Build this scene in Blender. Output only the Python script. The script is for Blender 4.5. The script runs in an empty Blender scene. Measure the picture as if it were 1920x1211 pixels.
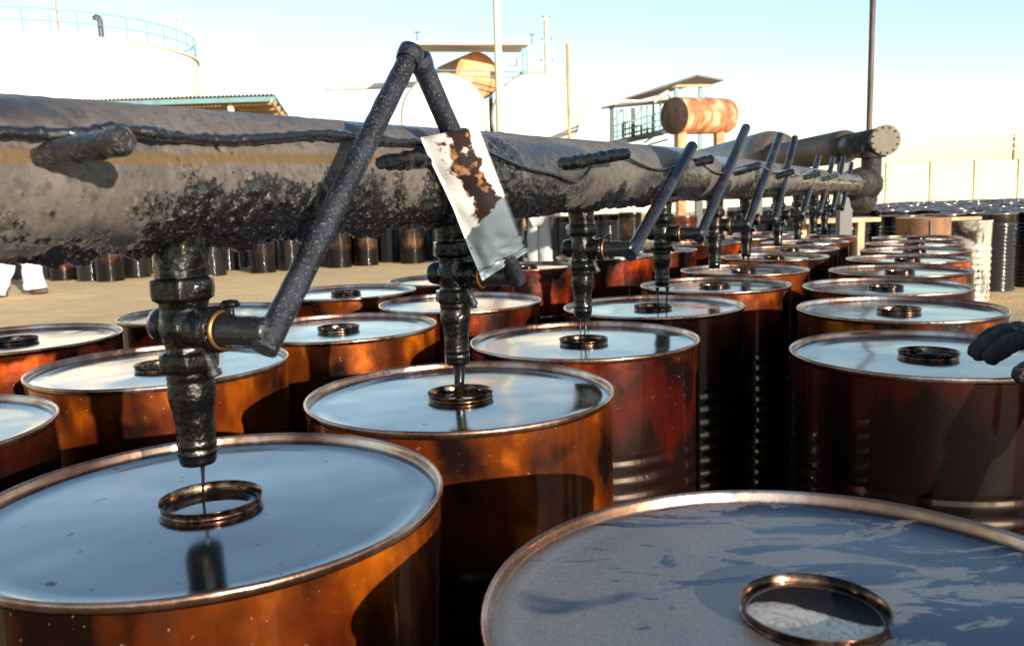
import bpy, bmesh, math, random
import numpy as np
from mathutils import Vector, Matrix, noise
random.seed(7); rng = np.random.default_rng(7)
scene = bpy.context.scene
C = scene.collection
PI = math.pi

# ------------------------------------------------------------------ camera
LIDZ, CAMH = 0.95, 1.28
F, PITCH, ROLL = 1590.5/1920, 0.144906, -0.031679
cam_d = bpy.data.cameras.new('camera'); cam = bpy.data.objects.new('camera', cam_d); C.objects.link(cam)
cam_d.sensor_width = 36; cam_d.lens = F*36; cam_d.clip_start = 0.02; cam_d.clip_end = 3000
cam.matrix_world = (Matrix.Translation((0, 0, CAMH)) @ Matrix.Rotation(PI/2-PITCH, 4, 'X') @ Matrix.Rotation(ROLL, 4, 'Z'))
scene.camera = cam
cam_d.dof.use_dof = True; cam_d.dof.focus_distance = 1.6; cam_d.dof.aperture_fstop = 9

# ------------------------------------------------------------------ light
SUN_EL, SUN_TRAVEL = math.radians(12), math.radians(-33)   # the sun stands behind the camera to the right
world = bpy.data.worlds.new('World'); scene.world = world; world.use_nodes = True
wn = world.node_tree; bg = wn.nodes['Background']
sky = wn.nodes.new('ShaderNodeTexSky'); sky.sky_type = 'NISHITA'; sky.sun_disc = False
sky.sun_elevation = SUN_EL; sky.sun_rotation = PI+SUN_TRAVEL
sky.air_density = 1.0; sky.dust_density = .3; sky.ozone_density = 1.0
wn.links.new(sky.outputs[0], bg.inputs[0]); bg.inputs[1].default_value = 0.122
sun_d = bpy.data.lights.new('sun', 'SUN'); sun = bpy.data.objects.new('sun', sun_d); C.objects.link(sun)
sun_d.energy = 4.8; sun_d.angle = math.radians(0.5); sun_d.color = (1, .895, .75)
tr = Vector((math.sin(SUN_TRAVEL)*math.cos(SUN_EL), math.cos(SUN_TRAVEL)*math.cos(SUN_EL), -math.sin(SUN_EL)))
sun.rotation_euler = tr.to_track_quat('-Z', 'Y').to_euler(); sun.location = (6, -10, 12)
vs = scene.view_settings; vs.view_transform = 'Standard'; vs.look = 'None'; vs.gamma = 1; vs.use_curve_mapping = False
vs.exposure = 1.1
scene.cycles.max_bounces = 8; scene.cycles.glossy_bounces = 5; scene.cycles.diffuse_bounces = 3
scene.cycles.caustics_reflective = False; scene.cycles.caustics_refractive = False
try: scene.cycles.sample_clamp_indirect = 6
except Exception: pass

# ------------------------------------------------------------------ surveying: where a sight line meets a plane of the place
def ray(px, py):
    a = (px-960)/1590.5; b = (py-605.5)/1590.5
    c, s = math.cos(ROLL), math.sin(ROLL)
    a, b = a*c+b*s, -a*s+b*c
    return Vector((a, math.cos(PITCH)-b*math.sin(PITCH), -math.sin(PITCH)-b*math.cos(PITCH)))
CAMP = Vector((0, 0, CAMH))
def at(px, py, Y): r = ray(px, py); return CAMP+r*(Y/r.y)
def G(px, py, z=0.0): r = ray(px, py); return CAMP+r*((z-CAMH)/r.z)

# ------------------------------------------------------------------ materials
def mat(name, color=(.5, .5, .5), rough=.5, metal=0., coat=0., spec=None):
    m = bpy.data.materials.new(name); m.use_nodes = True
    b = m.node_tree.nodes['Principled BSDF']
    b.inputs['Base Color'].default_value = (*color, 1); b.inputs['Roughness'].default_value = rough
    b.inputs['Metallic'].default_value = metal
    if coat: b.inputs['Coat Weight'].default_value = coat; b.inputs['Coat Roughness'].default_value = .08
    if spec is not None: b.inputs['Specular IOR Level'].default_value = spec
    return m
class T:
    """small wrapper for node trees"""
    def __init__(s, m): s.nt = m.node_tree; s.b = s.nt.nodes['Principled BSDF']
    def n(s, typ, **kw):
        nd = s.nt.nodes.new(typ)
        for k, v in kw.items():
            if k in nd.inputs: s.set(nd.inputs[k], v)
            else: setattr(nd, k, v)
        return nd
    def set(s, inp, v):
        if hasattr(v, 'links') or isinstance(v, bpy.types.NodeSocket): s.nt.links.new(v, inp)
        elif isinstance(v, (tuple, list)) and inp.type == 'RGBA' and len(v) == 3: inp.default_value = (*v, 1)
        else: inp.default_value = v
    def coord(s, scale=(1, 1, 1), kind='Object', jitter=True):
        tc = s.n('ShaderNodeTexCoord'); mp = s.n('ShaderNodeMapping'); mp.inputs['Scale'].default_value = scale
        s.nt.links.new(tc.outputs[kind], mp.inputs['Vector'])
        if jitter:
            oi = s.n('ShaderNodeObjectInfo'); mu = s.n('ShaderNodeVectorMath', operation='SCALE')
            cv = s.n('ShaderNodeCombineXYZ'); s.set(cv.inputs[0], oi.outputs['Random']); s.set(cv.inputs[1], oi.outputs['Random'])
            s.set(cv.inputs[2], oi.outputs['Random'])
            s.set(mu.inputs[0], cv.outputs[0]); mu.inputs['Scale'].default_value = 37.3
            s.set(mp.inputs['Location'], mu.outputs[0])
        return mp.outputs[0]
    def noise(s, vec, scale, detail=4, rough=.55, dist=0.):
        return s.n('ShaderNodeTexNoise', Vector=vec, Scale=scale, Detail=detail, Roughness=rough, Distortion=dist).outputs['Fac']
    def ramp(s, fac, *stops, ease='LINEAR'):
        r = s.n('ShaderNodeValToRGB', Fac=fac); cr = r.color_ramp; cr.interpolation = ease
        while len(cr.elements) < len(stops): cr.elements.new(.5)
        for e, (p, c) in zip(cr.elements, stops):
            e.position = p; e.color = (*c, 1) if isinstance(c, (tuple, list)) else (c, c, c, 1)
        return r.outputs[0]
    def mix(s, fac, a, b):
        x = s.n('ShaderNodeMix', data_type='RGBA')
        s.set(x.inputs[0], fac); s.set(x.inputs[6], a); s.set(x.inputs[7], b); return x.outputs[2]
    def math(s, op, a, b=0., clamp=False):
        x = s.n('ShaderNodeMath', operation=op); x.use_clamp = clamp; s.set(x.inputs[0], a); s.set(x.inputs[1], b); return x.outputs[0]
    def bump(s, h, strength=.3, dist=.01, target='Normal'):
        x = s.n('ShaderNodeBump', Height=h); x.inputs['Strength'].default_value = strength; x.inputs['Distance'].default_value = dist
        s.set(s.b.inputs[target], x.outputs[0]); return x
    def put(s, **kw):
        for k, v in kw.items(): s.set(s.b.inputs[k.replace('_', ' ')], v)

def make_lid_mat():
    m = mat('tarred_lid_film', metal=1.0); t = T(m); v = t.coord((1, 1, 1))
    oi = t.n('ShaderNodeObjectInfo')
    big = t.noise(v, 5, 3); fine = t.noise(v, 160, 2); st = t.noise(t.coord((3, 22, 1)), 5, 5, .65, 1.2)
    base = t.ramp(oi.outputs['Random'], (0, (.165, .175, .19)), (.5, (.20, .205, .212)), (1, (.26, .252, .245)))
    stain = t.ramp(big, (.62, 0), (.80, .4))
    col = t.mix(stain, base, (.27, .19, .13))
    scr = t.ramp(st, (.69, 0), (.73, .5)); col = t.mix(scr, col, (.62, .62, .64))
    spl = t.ramp(t.noise(v, 38, 2, .5), (.725, 0), (.74, 1)); spl = t.math('MAXIMUM', spl, t.ramp(t.noise(v, 120, 2, .5), (.735, 0), (.75, 1))); col = t.mix(spl, col, (.03, .02, .018))
    dst = t.ramp(t.math('ADD', t.noise(v, 3.2, 4, .6), t.math('MULTIPLY', t.noise(v, 260, 2, .7), .16)), (.66, 0), (.86, .4)); col = t.mix(dst, col, (.34, .31, .28))
    wip = t.ramp(t.noise(t.coord((1.5, 9, 1)), 3.4, 6, .7, 1.6), (.64, 0), (.70, .35)); col = t.mix(wip, col, (.10, .10, .105))
    rg = t.ramp(big, (.35, .11), (.62, .145), (.8, .25))
    rg = t.math('ADD', t.math('ADD', rg, t.math('MULTIPLY', scr, .18)), t.math('ADD', t.math('MULTIPLY', dst, .35), t.math('MULTIPLY', wip, .14)))
    t.put(Base_Color=col, Roughness=rg); t.bump(t.math('ADD', t.math('MULTIPLY', t.noise(v, 4, 2), 1.), t.math('MULTIPLY', fine, .012)), .25, .006)
    return m
def make_dusty_lid_mat():
    m = mat('dusty_lid_film'); t = T(m); v = t.coord((1, 1, 1), jitter=False)
    sm = t.noise(t.coord((2.2, 7, 1), jitter=False), 2.6, 7, .68, 1.4); patch = t.noise(v, 5, 4, .6, .6)
    sep = t.n('ShaderNodeSeparateXYZ'); t.set(sep.inputs[0], v)
    side = t.ramp(t.math('ADD', t.math('MULTIPLY', sep.outputs[0], 1.6), .42), (.2, 0), (.75, .14))
    mask = t.ramp(t.math('ADD', sm, side), (.57, 0), (.60, 1)); mask2 = t.ramp(patch, (.62, 0), (.66, .8))
    mask = t.math('MAXIMUM', mask, mask2, True)
    grain = t.noise(v, 420, 2, .7); cl = t.noise(v, 7, 4)
    dust = t.mix(t.ramp(cl, (.35, 0), (.7, 1)), (.31, .29, .285), (.42, .385, .355))
    dust = t.mix(t.ramp(grain, (.42, .5), (.62, 0)), dust, (.16, .15, .15))
    t.put(Base_Color=t.mix(mask, dust, (.075, .092, .135)), Metallic=t.math('ADD', t.math('MULTIPLY', mask, .12), .82),
          Roughness=t.ramp(mask, (0, .46), (1, .2)))
    t.bump(grain, .18, .001)
    return m
def make_amber(name, light, mid, dark, level=.80, patchy=.5):
    """sun-clear bitumen film over steel: amber where thin, red where thicker, near-black lower down"""
    m = mat(name, coat=.8); t = T(m); v = t.coord((1, 1, 1)); vz = t.coord((4, 4, 1.1))
    a = t.noise(v, 3.2, 3, .5, .3); s = t.noise(vz, 2.2, 3, .5); fine = t.noise(v, 22, 4, .6, .5)
    f = t.math('ADD', t.math('ADD', t.math('MULTIPLY', a, .62), t.math('MULTIPLY', s, .33)), t.math('MULTIPLY', fine, .10))
    col = t.ramp(f, (.475, dark), (.56, mid), (.655, light), (.82, (light[0]*1.15, light[1]*1.5, light[2]*2)))
    sp = t.ramp(t.noise(v, 150, 2, .6), (.715, 0), (.74, .6)); col = t.mix(sp, col, (.36, .30, .25))
    rub = t.ramp(t.noise(v, 7, 6, .72, 1.), (.63, 0), (.71, .22)); col = t.mix(rub, col, (.16, .10, .06))
    oi = t.n('ShaderNodeObjectInfo'); sep = t.n('ShaderNodeSeparateXYZ'); t.set(sep.inputs[0], t.n('ShaderNodeTexCoord').outputs['Object'])
    # sides go red, then near-black towards the bottom: ragged edge, its height differs from drum to drum and round each drum
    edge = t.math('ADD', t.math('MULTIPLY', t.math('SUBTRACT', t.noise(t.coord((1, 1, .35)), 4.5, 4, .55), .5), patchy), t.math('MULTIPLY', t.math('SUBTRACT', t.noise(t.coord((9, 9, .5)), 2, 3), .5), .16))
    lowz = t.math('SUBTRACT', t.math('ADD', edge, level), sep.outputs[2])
    red = t.ramp(lowz, (.0, 0), (.08, .85)); tarry = t.ramp(lowz, (.04, 0), (.13, 1))  # tarry: mask of the near-black lower side
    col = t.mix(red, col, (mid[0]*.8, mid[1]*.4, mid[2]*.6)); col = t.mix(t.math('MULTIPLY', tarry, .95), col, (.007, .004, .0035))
    t.put(Base_Color=col, Metallic=.45, Roughness=t.ramp(fine, (.3, .26), (.7, .38)), Specular_IOR_Level=.15)
    t.b.inputs['Coat Roughness'].default_value = .045; t.b.inputs['Coat Weight'].default_value = .6
    t.bump(t.math('ADD', t.noise(v, 9, 3), t.math('MULTIPLY', t.noise(v, 190, 2), .03)), .2, .008)
    return m
def make_tar(name, bump=.8, scale=70, rough=.13, col=(.007, .006, .006), dist=.006, dust=.4, fine=.2, coat=.5):
    m = mat(name, col, rough, coat=coat, spec=.4); t = T(m); v = t.coord((1, 1, 1))
    h = t.math('ADD', t.noise(v, scale, 5, .6), t.math('MULTIPLY', t.noise(v, scale*5, 2), fine))
    t.bump(h, bump, dist); t.put(Roughness=t.ramp(t.noise(v, scale*.4, 3), (.35, rough*.6), (.7, rough*2.2)))
    dusty = t.ramp(t.noise(v, scale*.55, 4, .7), (.64, 0), (.76, dust))
    t.put(Base_Color=t.mix(dusty, col, (.10, .085, .075)))
    return m
def make_pipe_mat():
    m = mat('tar_crusted_pipe'); t = T(m); v = t.coord((1, 1, 1), jitter=False)
    at_ = t.n('ShaderNodeAttribute', attribute_name='tar'); tar = at_.outputs['Fac']
    fl = t.n('ShaderNodeAttribute', attribute_name='film'); film = fl.outputs['Fac']
    oc = t.n('ShaderNodeAttribute', attribute_name='cable_shade'); cable_shade = oc.outputs['Fac']
    n1 = t.noise(v, 9, 5, .6); n2 = t.noise(v, 90, 4, .7); n3 = t.noise(v, 420, 2, .6)
    base = t.mix(t.ramp(n1, (.35, 0), (.68, 1)), (.072, .062, .057), (.138, .117, .104))
    base = t.mix(t.ramp(n2, (.50, 0), (.66, .75)), base, (.045, .04, .039))
    base = t.mix(t.ramp(t.noise(v, 60, 6, .8), (.58, 0), (.70, .5)), base, (.26, .225, .20))
    base = t.mix(t.math('MULTIPLY', cable_shade, .85), base, (.115, .068, .022))  # brown band: the cable's shadow, mixed into the pipe colour
    base = t.mix(t.math('MULTIPLY', film, .88), base, (.024, .026, .033))
    edge = t.ramp(t.math('ADD', tar, t.math('MULTIPLY', t.math('SUBTRACT', t.noise(v, 130, 6, .8), .5), 2.2)), (.44, 0), (.56, 1))
    spk = t.ramp(t.noise(v, 170, 3, .7), (.60, 0), (.68, .8))
    tcol = t.mix(spk, (.005, .0045, .0045), (.14, .125, .115))
    t.put(Base_Color=t.mix(edge, base, tcol), Roughness=t.mix(edge, t.mix(film, (.52,)*3, (.17,)*3), (.12, .12, .12)), Metallic=t.math('MULTIPLY', t.math('SUBTRACT', 1., edge), .25))
    t.put(Coat_Weight=t.math('MULTIPLY', edge, .6))
    h = t.math('ADD', t.math('MULTIPLY', n2, t.math('ADD', t.math('MULTIPLY', edge, 1.1), .22)), t.math('MULTIPLY', n3, t.math('ADD', t.math('MULTIPLY', edge, .35), .07)))
    t.bump(h, .75, .006)
    return m
def make_rust(name, a, b, c, scale=2.2, rough=.6):
    m = mat(name, rough=rough); t = T(m); v = t.coord((1, 1, .6))
    n = t.noise(v, scale, 6, .65, .5)
    t.put(Base_Color=t.ramp(n, (.34, a), (.5, b), (.66, c))); t.bump(t.noise(v, scale*20, 3), .3, .01)
    return m
def make_paint(name, col, dirt, amount=.6, scale=1.2, rough=.5):
    m = mat(name, col, rough); t = T(m); v = t.coord((1, 1, .35)); n = t.noise(v, scale, 6, .65)
    t.put(Base_Color=t.mix(t.ramp(n, (.52, 0), (.74, amount)), col, dirt)); t.bump(t.noise(v, 40, 3), .08, .01)
    return m
M = {}
M['lid'] = make_lid_mat(); M['dusty'] = make_dusty_lid_mat()
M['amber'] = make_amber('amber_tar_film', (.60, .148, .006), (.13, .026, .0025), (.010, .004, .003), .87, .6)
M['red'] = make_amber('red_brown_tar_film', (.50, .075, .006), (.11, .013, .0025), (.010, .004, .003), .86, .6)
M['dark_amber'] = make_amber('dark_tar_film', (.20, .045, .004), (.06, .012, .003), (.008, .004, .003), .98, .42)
rm = mat('bronze_rim', (.38, .22, .14), .24, .95, .3); t = T(rm); v = t.coord()
t.put(Base_Color=t.ramp(t.noise(v, 8, 4, .55), (.34, (.14, .065, .04)), (.5, (.36, .20, .135)), (.68, (.62, .50, .43))), Roughness=t.ramp(t.noise(v, 60, 3), (.3, .16), (.7, .36)))
t.bump(t.noise(v, 120, 3), .15, .002); M['rim'] = rm
nm = mat('bronze_neck', (.5, .27, .14), .2, .95, .3); t = T(nm); v = t.coord()
t.put(Base_Color=t.ramp(t.noise(v, 42, 5, .6), (.42, (.010, .006, .005)), (.53, (.11, .046, .022)), (.70, (.46, .28, .18)))); t.bump(t.noise(v, 150, 3), .15, .002); M['neck'] = nm
M['tar'] = make_tar('wet_tar', .8, 42, .055, (.0025, .0023, .0023), .006, .08, .06, 0.); M['tar_fine'] = make_tar('sparkling_tar', .9, 150, .14, (.008, .008, .010), .003)
M['bitumen'] = mat('liquid_bitumen', (.006, .005, .0045), .04, 0, .5)
lv = mat('lever_tar', (.015, .018, .028), .28, .1, .0); t = T(lv); v = t.coord()
n = t.noise(v, 260, 4, .75); big = t.noise(v, 14, 3)
t.put(Base_Color=t.mix(t.ramp(n, (.61, 0), (.68, .8)), t.mix(t.ramp(big, (.4, 0), (.65, 1)), (.005, .0055, .009), (.014, .017, .028)), (.22, .20, .20)), Roughness=t.ramp(n, (.4, .16), (.7, .32)), Specular_IOR_Level=.35)  # pale flecks stand for sparkle on the tar, painted into its colour
t.bump(n, .7, .003); M['lever'] = lv
sk = mat('bitumen_skin', (.5, .38, .26), .3, .55); t = T(sk); v = t.coord(jitter=False)
cr = t.n('ShaderNodeTexVoronoi', feature='DISTANCE_TO_EDGE', Vector=v, Scale=55.)
cn_ = t.ramp(t.noise(t.n('ShaderNodeMapping', Vector=v).outputs[0], 38, 6, .72, 1.2), (.47, 0), (.50, 1), (.53, 0))
t.put(Base_Color=t.mix(cn_, t.mix(t.noise(v, 30, 5, .7), (.48, .38, .27), (.74, .66, .55)), (.34, .13, .03)), Roughness=.22)
M['skin_film'] = sk
M['ribbed'] = make_tar('glossy_black_drum', .12, 9, .10, (.008, .006, .006), .01, 0)
rb = make_amber('ribbed_tar_film', (.13, .075, .03), (.05, .026, .012), (.010, .007, .006), .45, .5); M['ribbed_brown'] = rb
M['ribbed_red'] = make_amber('ribbed_red_film', (.24, .07, .03), (.12, .03, .015), (.03, .012, .008), .3, .4)
M['far_lid'] = mat('far_lid_film', (.42, .33, .28), .2, .95)
wd = mat('pale_stained_drum', (.55, .5, .42), .4); t = T(wd); v = t.coord((1, 1, .4))
s1 = t.ramp(t.noise(v, 4, 6, .65, .8), (.50, 0), (.58, 1)); s2 = t.ramp(t.noise(t.coord((9, 9, .8)), 2, 5, .6), (.57, 0), (.62, 1))
t.put(Base_Color=t.mix(t.math('MAXIMUM', s1, s2), (.33, .30, .24), (.025, .017, .011))); M['pale_drum'] = wd
M['white'] = make_paint('white_tank_paint', (.62, .59, .52), (.50, .44, .34), .4, .25)
M['white_stained'] = make_paint('white_stained_paint', (.60, .57, .50), (.42, .32, .20), .55, .9)
M['cream'] = make_paint('cream_wall', (.52, .45, .34), (.42, .36, .25), .35, .5, .8)
M['cream_post'] = mat('cream_post', (.45, .38, .27), .8)
M['rim_steel'] = mat('weathered_rim_steel', (.30, .25, .18), .7)
M['hole'] = mat('dark_hole', (.12, .1, .08), .9)
M['concrete'] = make_paint('pole_concrete', (.56, .52, .40), (.44, .40, .30), .5, 3, .8)
M['rust'] = make_rust('orange_rust', (.30, .12, .05), (.50, .22, .08), (.58, .34, .17))
M['rust_pale'] = make_rust('pale_rust', (.20, .07, .03), (.36, .15, .06), (.60, .42, .26), 2.4, .42)
M['rust_dark'] = make_rust('dark_rust', (.03, .02, .016), (.07, .04, .028), (.13, .07, .045), 3)
M['brown'] = make_rust('brown_steel', (.14, .07, .04), (.22, .11, .06), (.30, .16, .09), 6)
M['blue_steel'] = make_paint('pale_blue_steel', (.12, .24, .27), (.10, .10, .09), .6, 3)
M['dark_steel'] = make_paint('dark_steel', (.05, .06, .065), (.09, .06, .045), .6, 3)
M['roof_dark'] = make_paint('dark_roof_sheet', (.10, .10, .11), (.14, .10, .08), .6, 1.5)
M['roof_pale'] = make_paint('pale_roof_sheet', (.50, .46, .40), (.34, .28, .22), .6, 1.5)
M['roof_teal'] = make_paint('teal_roof_sheet', (.22, .30, .29), (.20, .15, .09), .7, 1.5)
M['timber'] = make_rust('raw_timber', (.28, .17, .08), (.40, .26, .13), (.5, .36, .2), 5)
M['insul'] = make_rust('grey_insulation', (.05, .042, .037), (.10, .084, .07), (.16, .135, .11), 3, .4)
M['black_pipe'] = make_tar('black_pipe_paint', .2, 12, .5, (.007, .007, .009), .01, .1, .2, 0.)
M['end_tar'] = make_tar('tar_caked_fitting', .9, 34, .42, (.012, .009, .007), .02, .3, .2, .0)
M['flange'] = make_rust('flange_face', (.085, .068, .048), (.11, .088, .062), (.14, .115, .085), 10)
M['brass'] = mat('brass_ring', (.26, .12, .045), .38, .8)
M['red_lamp'] = mat('rusty_lamp', (.4, .2, .13), .6)

# ------------------------------------------------------------------ mesh helpers
class MB:
    def __init__(s): s.v = []; s.f = []; s.sm = []
    def add(s, vs, fs, smooth=True):
        o = len(s.v); s.v += [tuple(x) for x in vs]; s.f += [tuple(i+o for i in f) for f in fs]; s.sm += [smooth]*len(fs); return s
    def box(s, c, size, rot=None):
        x, y, z = (k/2 for k in size); c = Vector(c)
        vs = [Vector((a*x, b*y, d*z)) for a in (-1, 1) for b in (-1, 1) for d in (-1, 1)]
        if rot is not None: vs = [rot @ q for q in vs]
        return s.add([q+c for q in vs], [(0, 1, 3, 2), (4, 6, 7, 5), (0, 4, 5, 1), (2, 3, 7, 6), (0, 2, 6, 4), (1, 5, 7, 3)], False)
    def beam(s, a, b, w, h=None):
        a, b = Vector(a), Vector(b); d = b-a
        return s.box((a+b)/2, (w, h or w, d.length), d.to_track_quat('Z', 'Y').to_matrix())
    def rings(s, rings, close=True, cap=(True, True), smooth=True):
        n = len(rings[0]); o = len(s.v); vs = [p for r in rings for p in r]; fs = []
        for i in range(len(rings)-1):
            for j in range(n):
                fs.append((i*n+j, i*n+(j+1) % n, (i+1)*n+(j+1) % n, (i+1)*n+j))
        s.add(vs, fs, smooth)
        if cap[0]: s.add(rings[0], [tuple(range(n))[::-1]], False)
        if cap[1]: s.add(rings[-1], [tuple(range(n))], False)
        return s
    def tube(s, pts, r, seg=12, cap=(True, True), jit=0., js=40.):
        pts = [Vector(p) for p in pts]; rs = r if hasattr(r, '__len__') else [r]*len(pts); out = []
        up = Vector((0, 0, 1)); prev = None
        for i, p in enumerate(pts):
            d = (pts[min(i+1, len(pts)-1)]-pts[max(i-1, 0)]).normalized()
            if prev is None:
                a = up if abs(d.z) < .9 else Vector((1, 0, 0)); x = d.cross(a).normalized()
            else: x = (prev-d*prev.dot(d)).normalized()
            prev = x; y = d.cross(x); ring = []
            for j in range(seg):
                q = 2*PI*j/seg; e = x*math.cos(q)+y*math.sin(q); rr = rs[i]
                if jit: rr *= 1+jit*noise.fractal((p+e*rs[i])*js, 1, 2, 3)
                ring.append(p+e*rr)
            out.append(ring)
        return s.rings(out, True, cap)
    def lathe(s, prof, seg=32, axis=None, origin=(0, 0, 0), cap=(True, True), disp=None):
        o = Vector(origin); R = Vector(axis).to_track_quat('Z', 'Y').to_matrix() if axis is not None else Matrix.Identity(3)
        out = []
        for r, z in prof:
            ring = []
            for j in range(seg):
                q = 2*PI*j/seg; p = Vector((r*math.cos(q), r*math.sin(q), z))
                if disp: p = disp(p, q)
                ring.append(o+R @ p)
            out.append(ring)
        return s.rings(out, True, cap)
    def mesh(s, name, m, smooth_all=None):
        me = bpy.data.meshes.new(name); me.from_pydata(s.v, [], s.f)
        me.polygons.foreach_set('use_smooth', s.sm if smooth_all is None else [smooth_all]*len(s.f))
        for x in (m if isinstance(m, (list, tuple)) else [m]): me.materials.append(x)
        me.update(); return me
def tag(o, label=None, cat=None, group=None, kind=None):
    for k, v in (('label', label), ('category', cat), ('group', group), ('kind', kind)):
        if v: o[k] = v
    return o
def thing(name, loc, label, cat, group=None):
    o = bpy.data.objects.new(name, None); C.objects.link(o); o.location = loc; o.empty_display_size = .1
    return tag(o, label, cat, group)
def wloc(o): return Vector(o.location)+(wloc(o.parent) if o.parent else Vector())
def part(name, mb, m, parent=None, local=False, label=None, auto=None):
    """mb is an MB in world space (or local=True: in the parent's space), or a ready mesh"""
    me = mb.mesh(name, m) if isinstance(mb, MB) else mb
    o = bpy.data.objects.new(name, me); C.objects.link(o)
    if parent:
        o.parent = parent
        if not local: o.location = -wloc(parent)
    if label: o['label'] = label
    return o
def solo(name, mb, m, loc, label, cat, group=None, kind=None):
    """a thing that is one mesh; vertices given in world space, origin moved to loc"""
    loc = Vector(loc); mb.v = [tuple(Vector(q)-loc) for q in mb.v]
    o = part(name, mb, m); o.location = loc; return tag(o, label, cat, group, kind)

# ------------------------------------------------------------------ ground, wall
gm = mat('sandy_yard', rough=.85); t = T(gm); v = t.coord(jitter=False)
n1 = t.noise(v, .35, 6, .6); n2 = t.noise(t.coord((1, 3.5, 1), jitter=False), 1.4, 5, .65); n3 = t.noise(v, 30, 4)
sand = t.mix(t.ramp(n2, (.38, 0), (.64, 1)), (.60, .385, .165), (.74, .515, .25))
sand = t.mix(t.ramp(t.noise(t.coord((.6, 3, 1), jitter=False), 5, 6, .7), (.50, 0), (.66, .45)), sand, (.33, .22, .11))
sand = t.mix(t.ramp(n1, (.45, 0), (.7, .5)), sand, (.36, .25, .14))
sep = t.n('ShaderNodeSeparateXYZ'); t.set(sep.inputs[0], v)
# spilled bitumen trodden in where the drums are filled: a band along the rows
acr = t.math('ADD', t.math('MULTIPLY', sep.outputs[0], .894), t.math('MULTIPLY', sep.outputs[1], -.449))
spill = t.math('ADD', acr, t.math('MULTIPLY', t.math('SUBTRACT', t.noise(v, 1.2, 5, .6), .5), .7))
spill = t.ramp(t.math('MULTIPLY', t.math('ADD', spill, 2.5), .2), (.05, 0), (.12, 1))
far = t.ramp(t.math('MULTIPLY', sep.outputs[1], .05), (.32, 1), (.46, 0))
spill = t.math('MULTIPLY', spill, far)
black = t.ramp(t.math('MULTIPLY', t.math('ADD', acr, 2.6), .2), (.5, 1), (.68, 0))
tarc = t.mix(black, t.mix(t.noise(v, 5, 5), (.11, .095, .08), (.19, .165, .135)), (.012, .01, .009))
t.put(Base_Color=t.mix(spill, sand, tarc), Roughness=t.ramp(t.math('MULTIPLY', spill, black), (0, .9), (1, .35)))
t.bump(t.math('ADD', n3, t.math('MULTIPLY', n2, 2.)), .5, .03)
g = MB()
xs = [-600, -120, -40, -20, -10, -5, 0, 5, 10, 20, 40, 120, 600]; ys = [-60, -10, -3, 0, 3, 6, 10, 15, 22, 32, 45, 70, 120, 300, 1500]
g.add([(x, y, .0) for y in ys for x in xs], [(j*13+i, j*13+i+1, (j+1)*13+i+1, (j+1)*13+i) for j in range(14) for i in range(12)], False)
tag(part('ground', g, gm), kind='structure')

WY = 60.0
wall = thing('boundary_wall', (20, WY, 0), 'long cream concrete panel wall across the far side of the yard', 'wall')
ztop = at(1780, 304, WY).z; zj = at(1780, 336, WY).z
px0 = [1663+82.5*k for k in range(-9, 9)]
posts = [at(p, 330, WY).x for p in px0]
pmesh = MB().box((0, 0, ztop/2+.03), (.26, .34, ztop+.06)).mesh('pilaster', M['cream_post'])
for x in posts:
    o = part('pilaster', pmesh, None, wall, True); o.location = (x-20, 0, 0)
wb = posts[1]-posts[0]
up = MB().box((0, 0, 0), (wb-.27, .16, ztop-zj-.02)).mesh('upper_slab', M['cream'])
lo = MB().box((0, 0, 0), (wb-.27, .2, zj-.02)).mesh('lower_slab', M['cream'])
hb = MB()
for i in range(len(posts)-1):
    cx = (posts[i]+posts[i+1])/2
    o = part('upper_slab', up, None, wall, True); o.location = (cx-20, 0, (ztop+zj)/2)
    o = part('lower_slab', lo, None, wall, True); o.location = (cx-20, 0, zj/2)
    for r in range(3):
        for q in (-1.15, -.62, .1, .62, 1.2):
            hb.box((cx+q, WY-.08, ztop-.36-r*.28), (.055, .03, .07))
hb.v = [(a, b, c) for a, b, c in hb.v]
o = part('weep_holes', hb, M['hole'], wall); o['kind'] = 'stuff'

# ------------------------------------------------------------------ drums being filled
def drum_body(kind):
    R = .2655; prof = [(.262, 0), (R+.004, .004), (R+.004, .02), (R-.001, .03)]
    z = .03
    while z < .93:
        d = .95-z; r = R
        if d > .22: r = R-.002+.0032*(.5+.5*math.cos(2*PI*(d-.238)/.037))
        elif d < .21: r = R
        prof.append((r, z)); z += 0.0046 if d > .21 else .02
    prof += [(R, .9375)]
    off = kind*11.7
    def disp(p, q):
        w = noise.noise(Vector((math.cos(q)*2+off, math.sin(q)*2, p.z*2.5)))*.0022
        dent = max(0, noise.noise(Vector((math.cos(q)*1.3, math.sin(q)*1.3+off, p.z*3+4)))-.38)*.03
        seam = .0016 if abs((q-(5.75 if kind else 5.2)) % (2*PI)) < .03 else 0
        k = 1+(w-dent+seam)/.266
        return Vector((p.x*k, p.y*k, p.z))
    return MB().lathe(prof, 110, cap=(True, False), disp=disp)
BODY = {}
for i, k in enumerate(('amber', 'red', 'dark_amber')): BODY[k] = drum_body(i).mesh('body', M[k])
lp = [(.0, .938), (.055, .938), (.12, .9375), (.2, .937), (.242, .9365), (.249, .9375), (.254, .9375), (.2605, .9372)]
lidmb = MB()
def liddisp(p, q):
    e = max(0, 1-abs(math.hypot(p.x, p.y)-.15)/.15)
    return Vector((p.x, p.y, p.z+.0022*e*noise.noise(Vector((p.x*6, p.y*6, 3)))+.0004*noise.noise(Vector((p.x*19, p.y*19, 9)))))
lidmb.lathe([(.052, .9385), (.08, .938), (.11, .9375), (.14, .9372), (.17, .937), (.2, .937), (.225, .9368), (.240, .9365), (.246, .9378), (.252, .9385), (.262, .9375)], 96, cap=(False, False), disp=liddisp)
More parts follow.
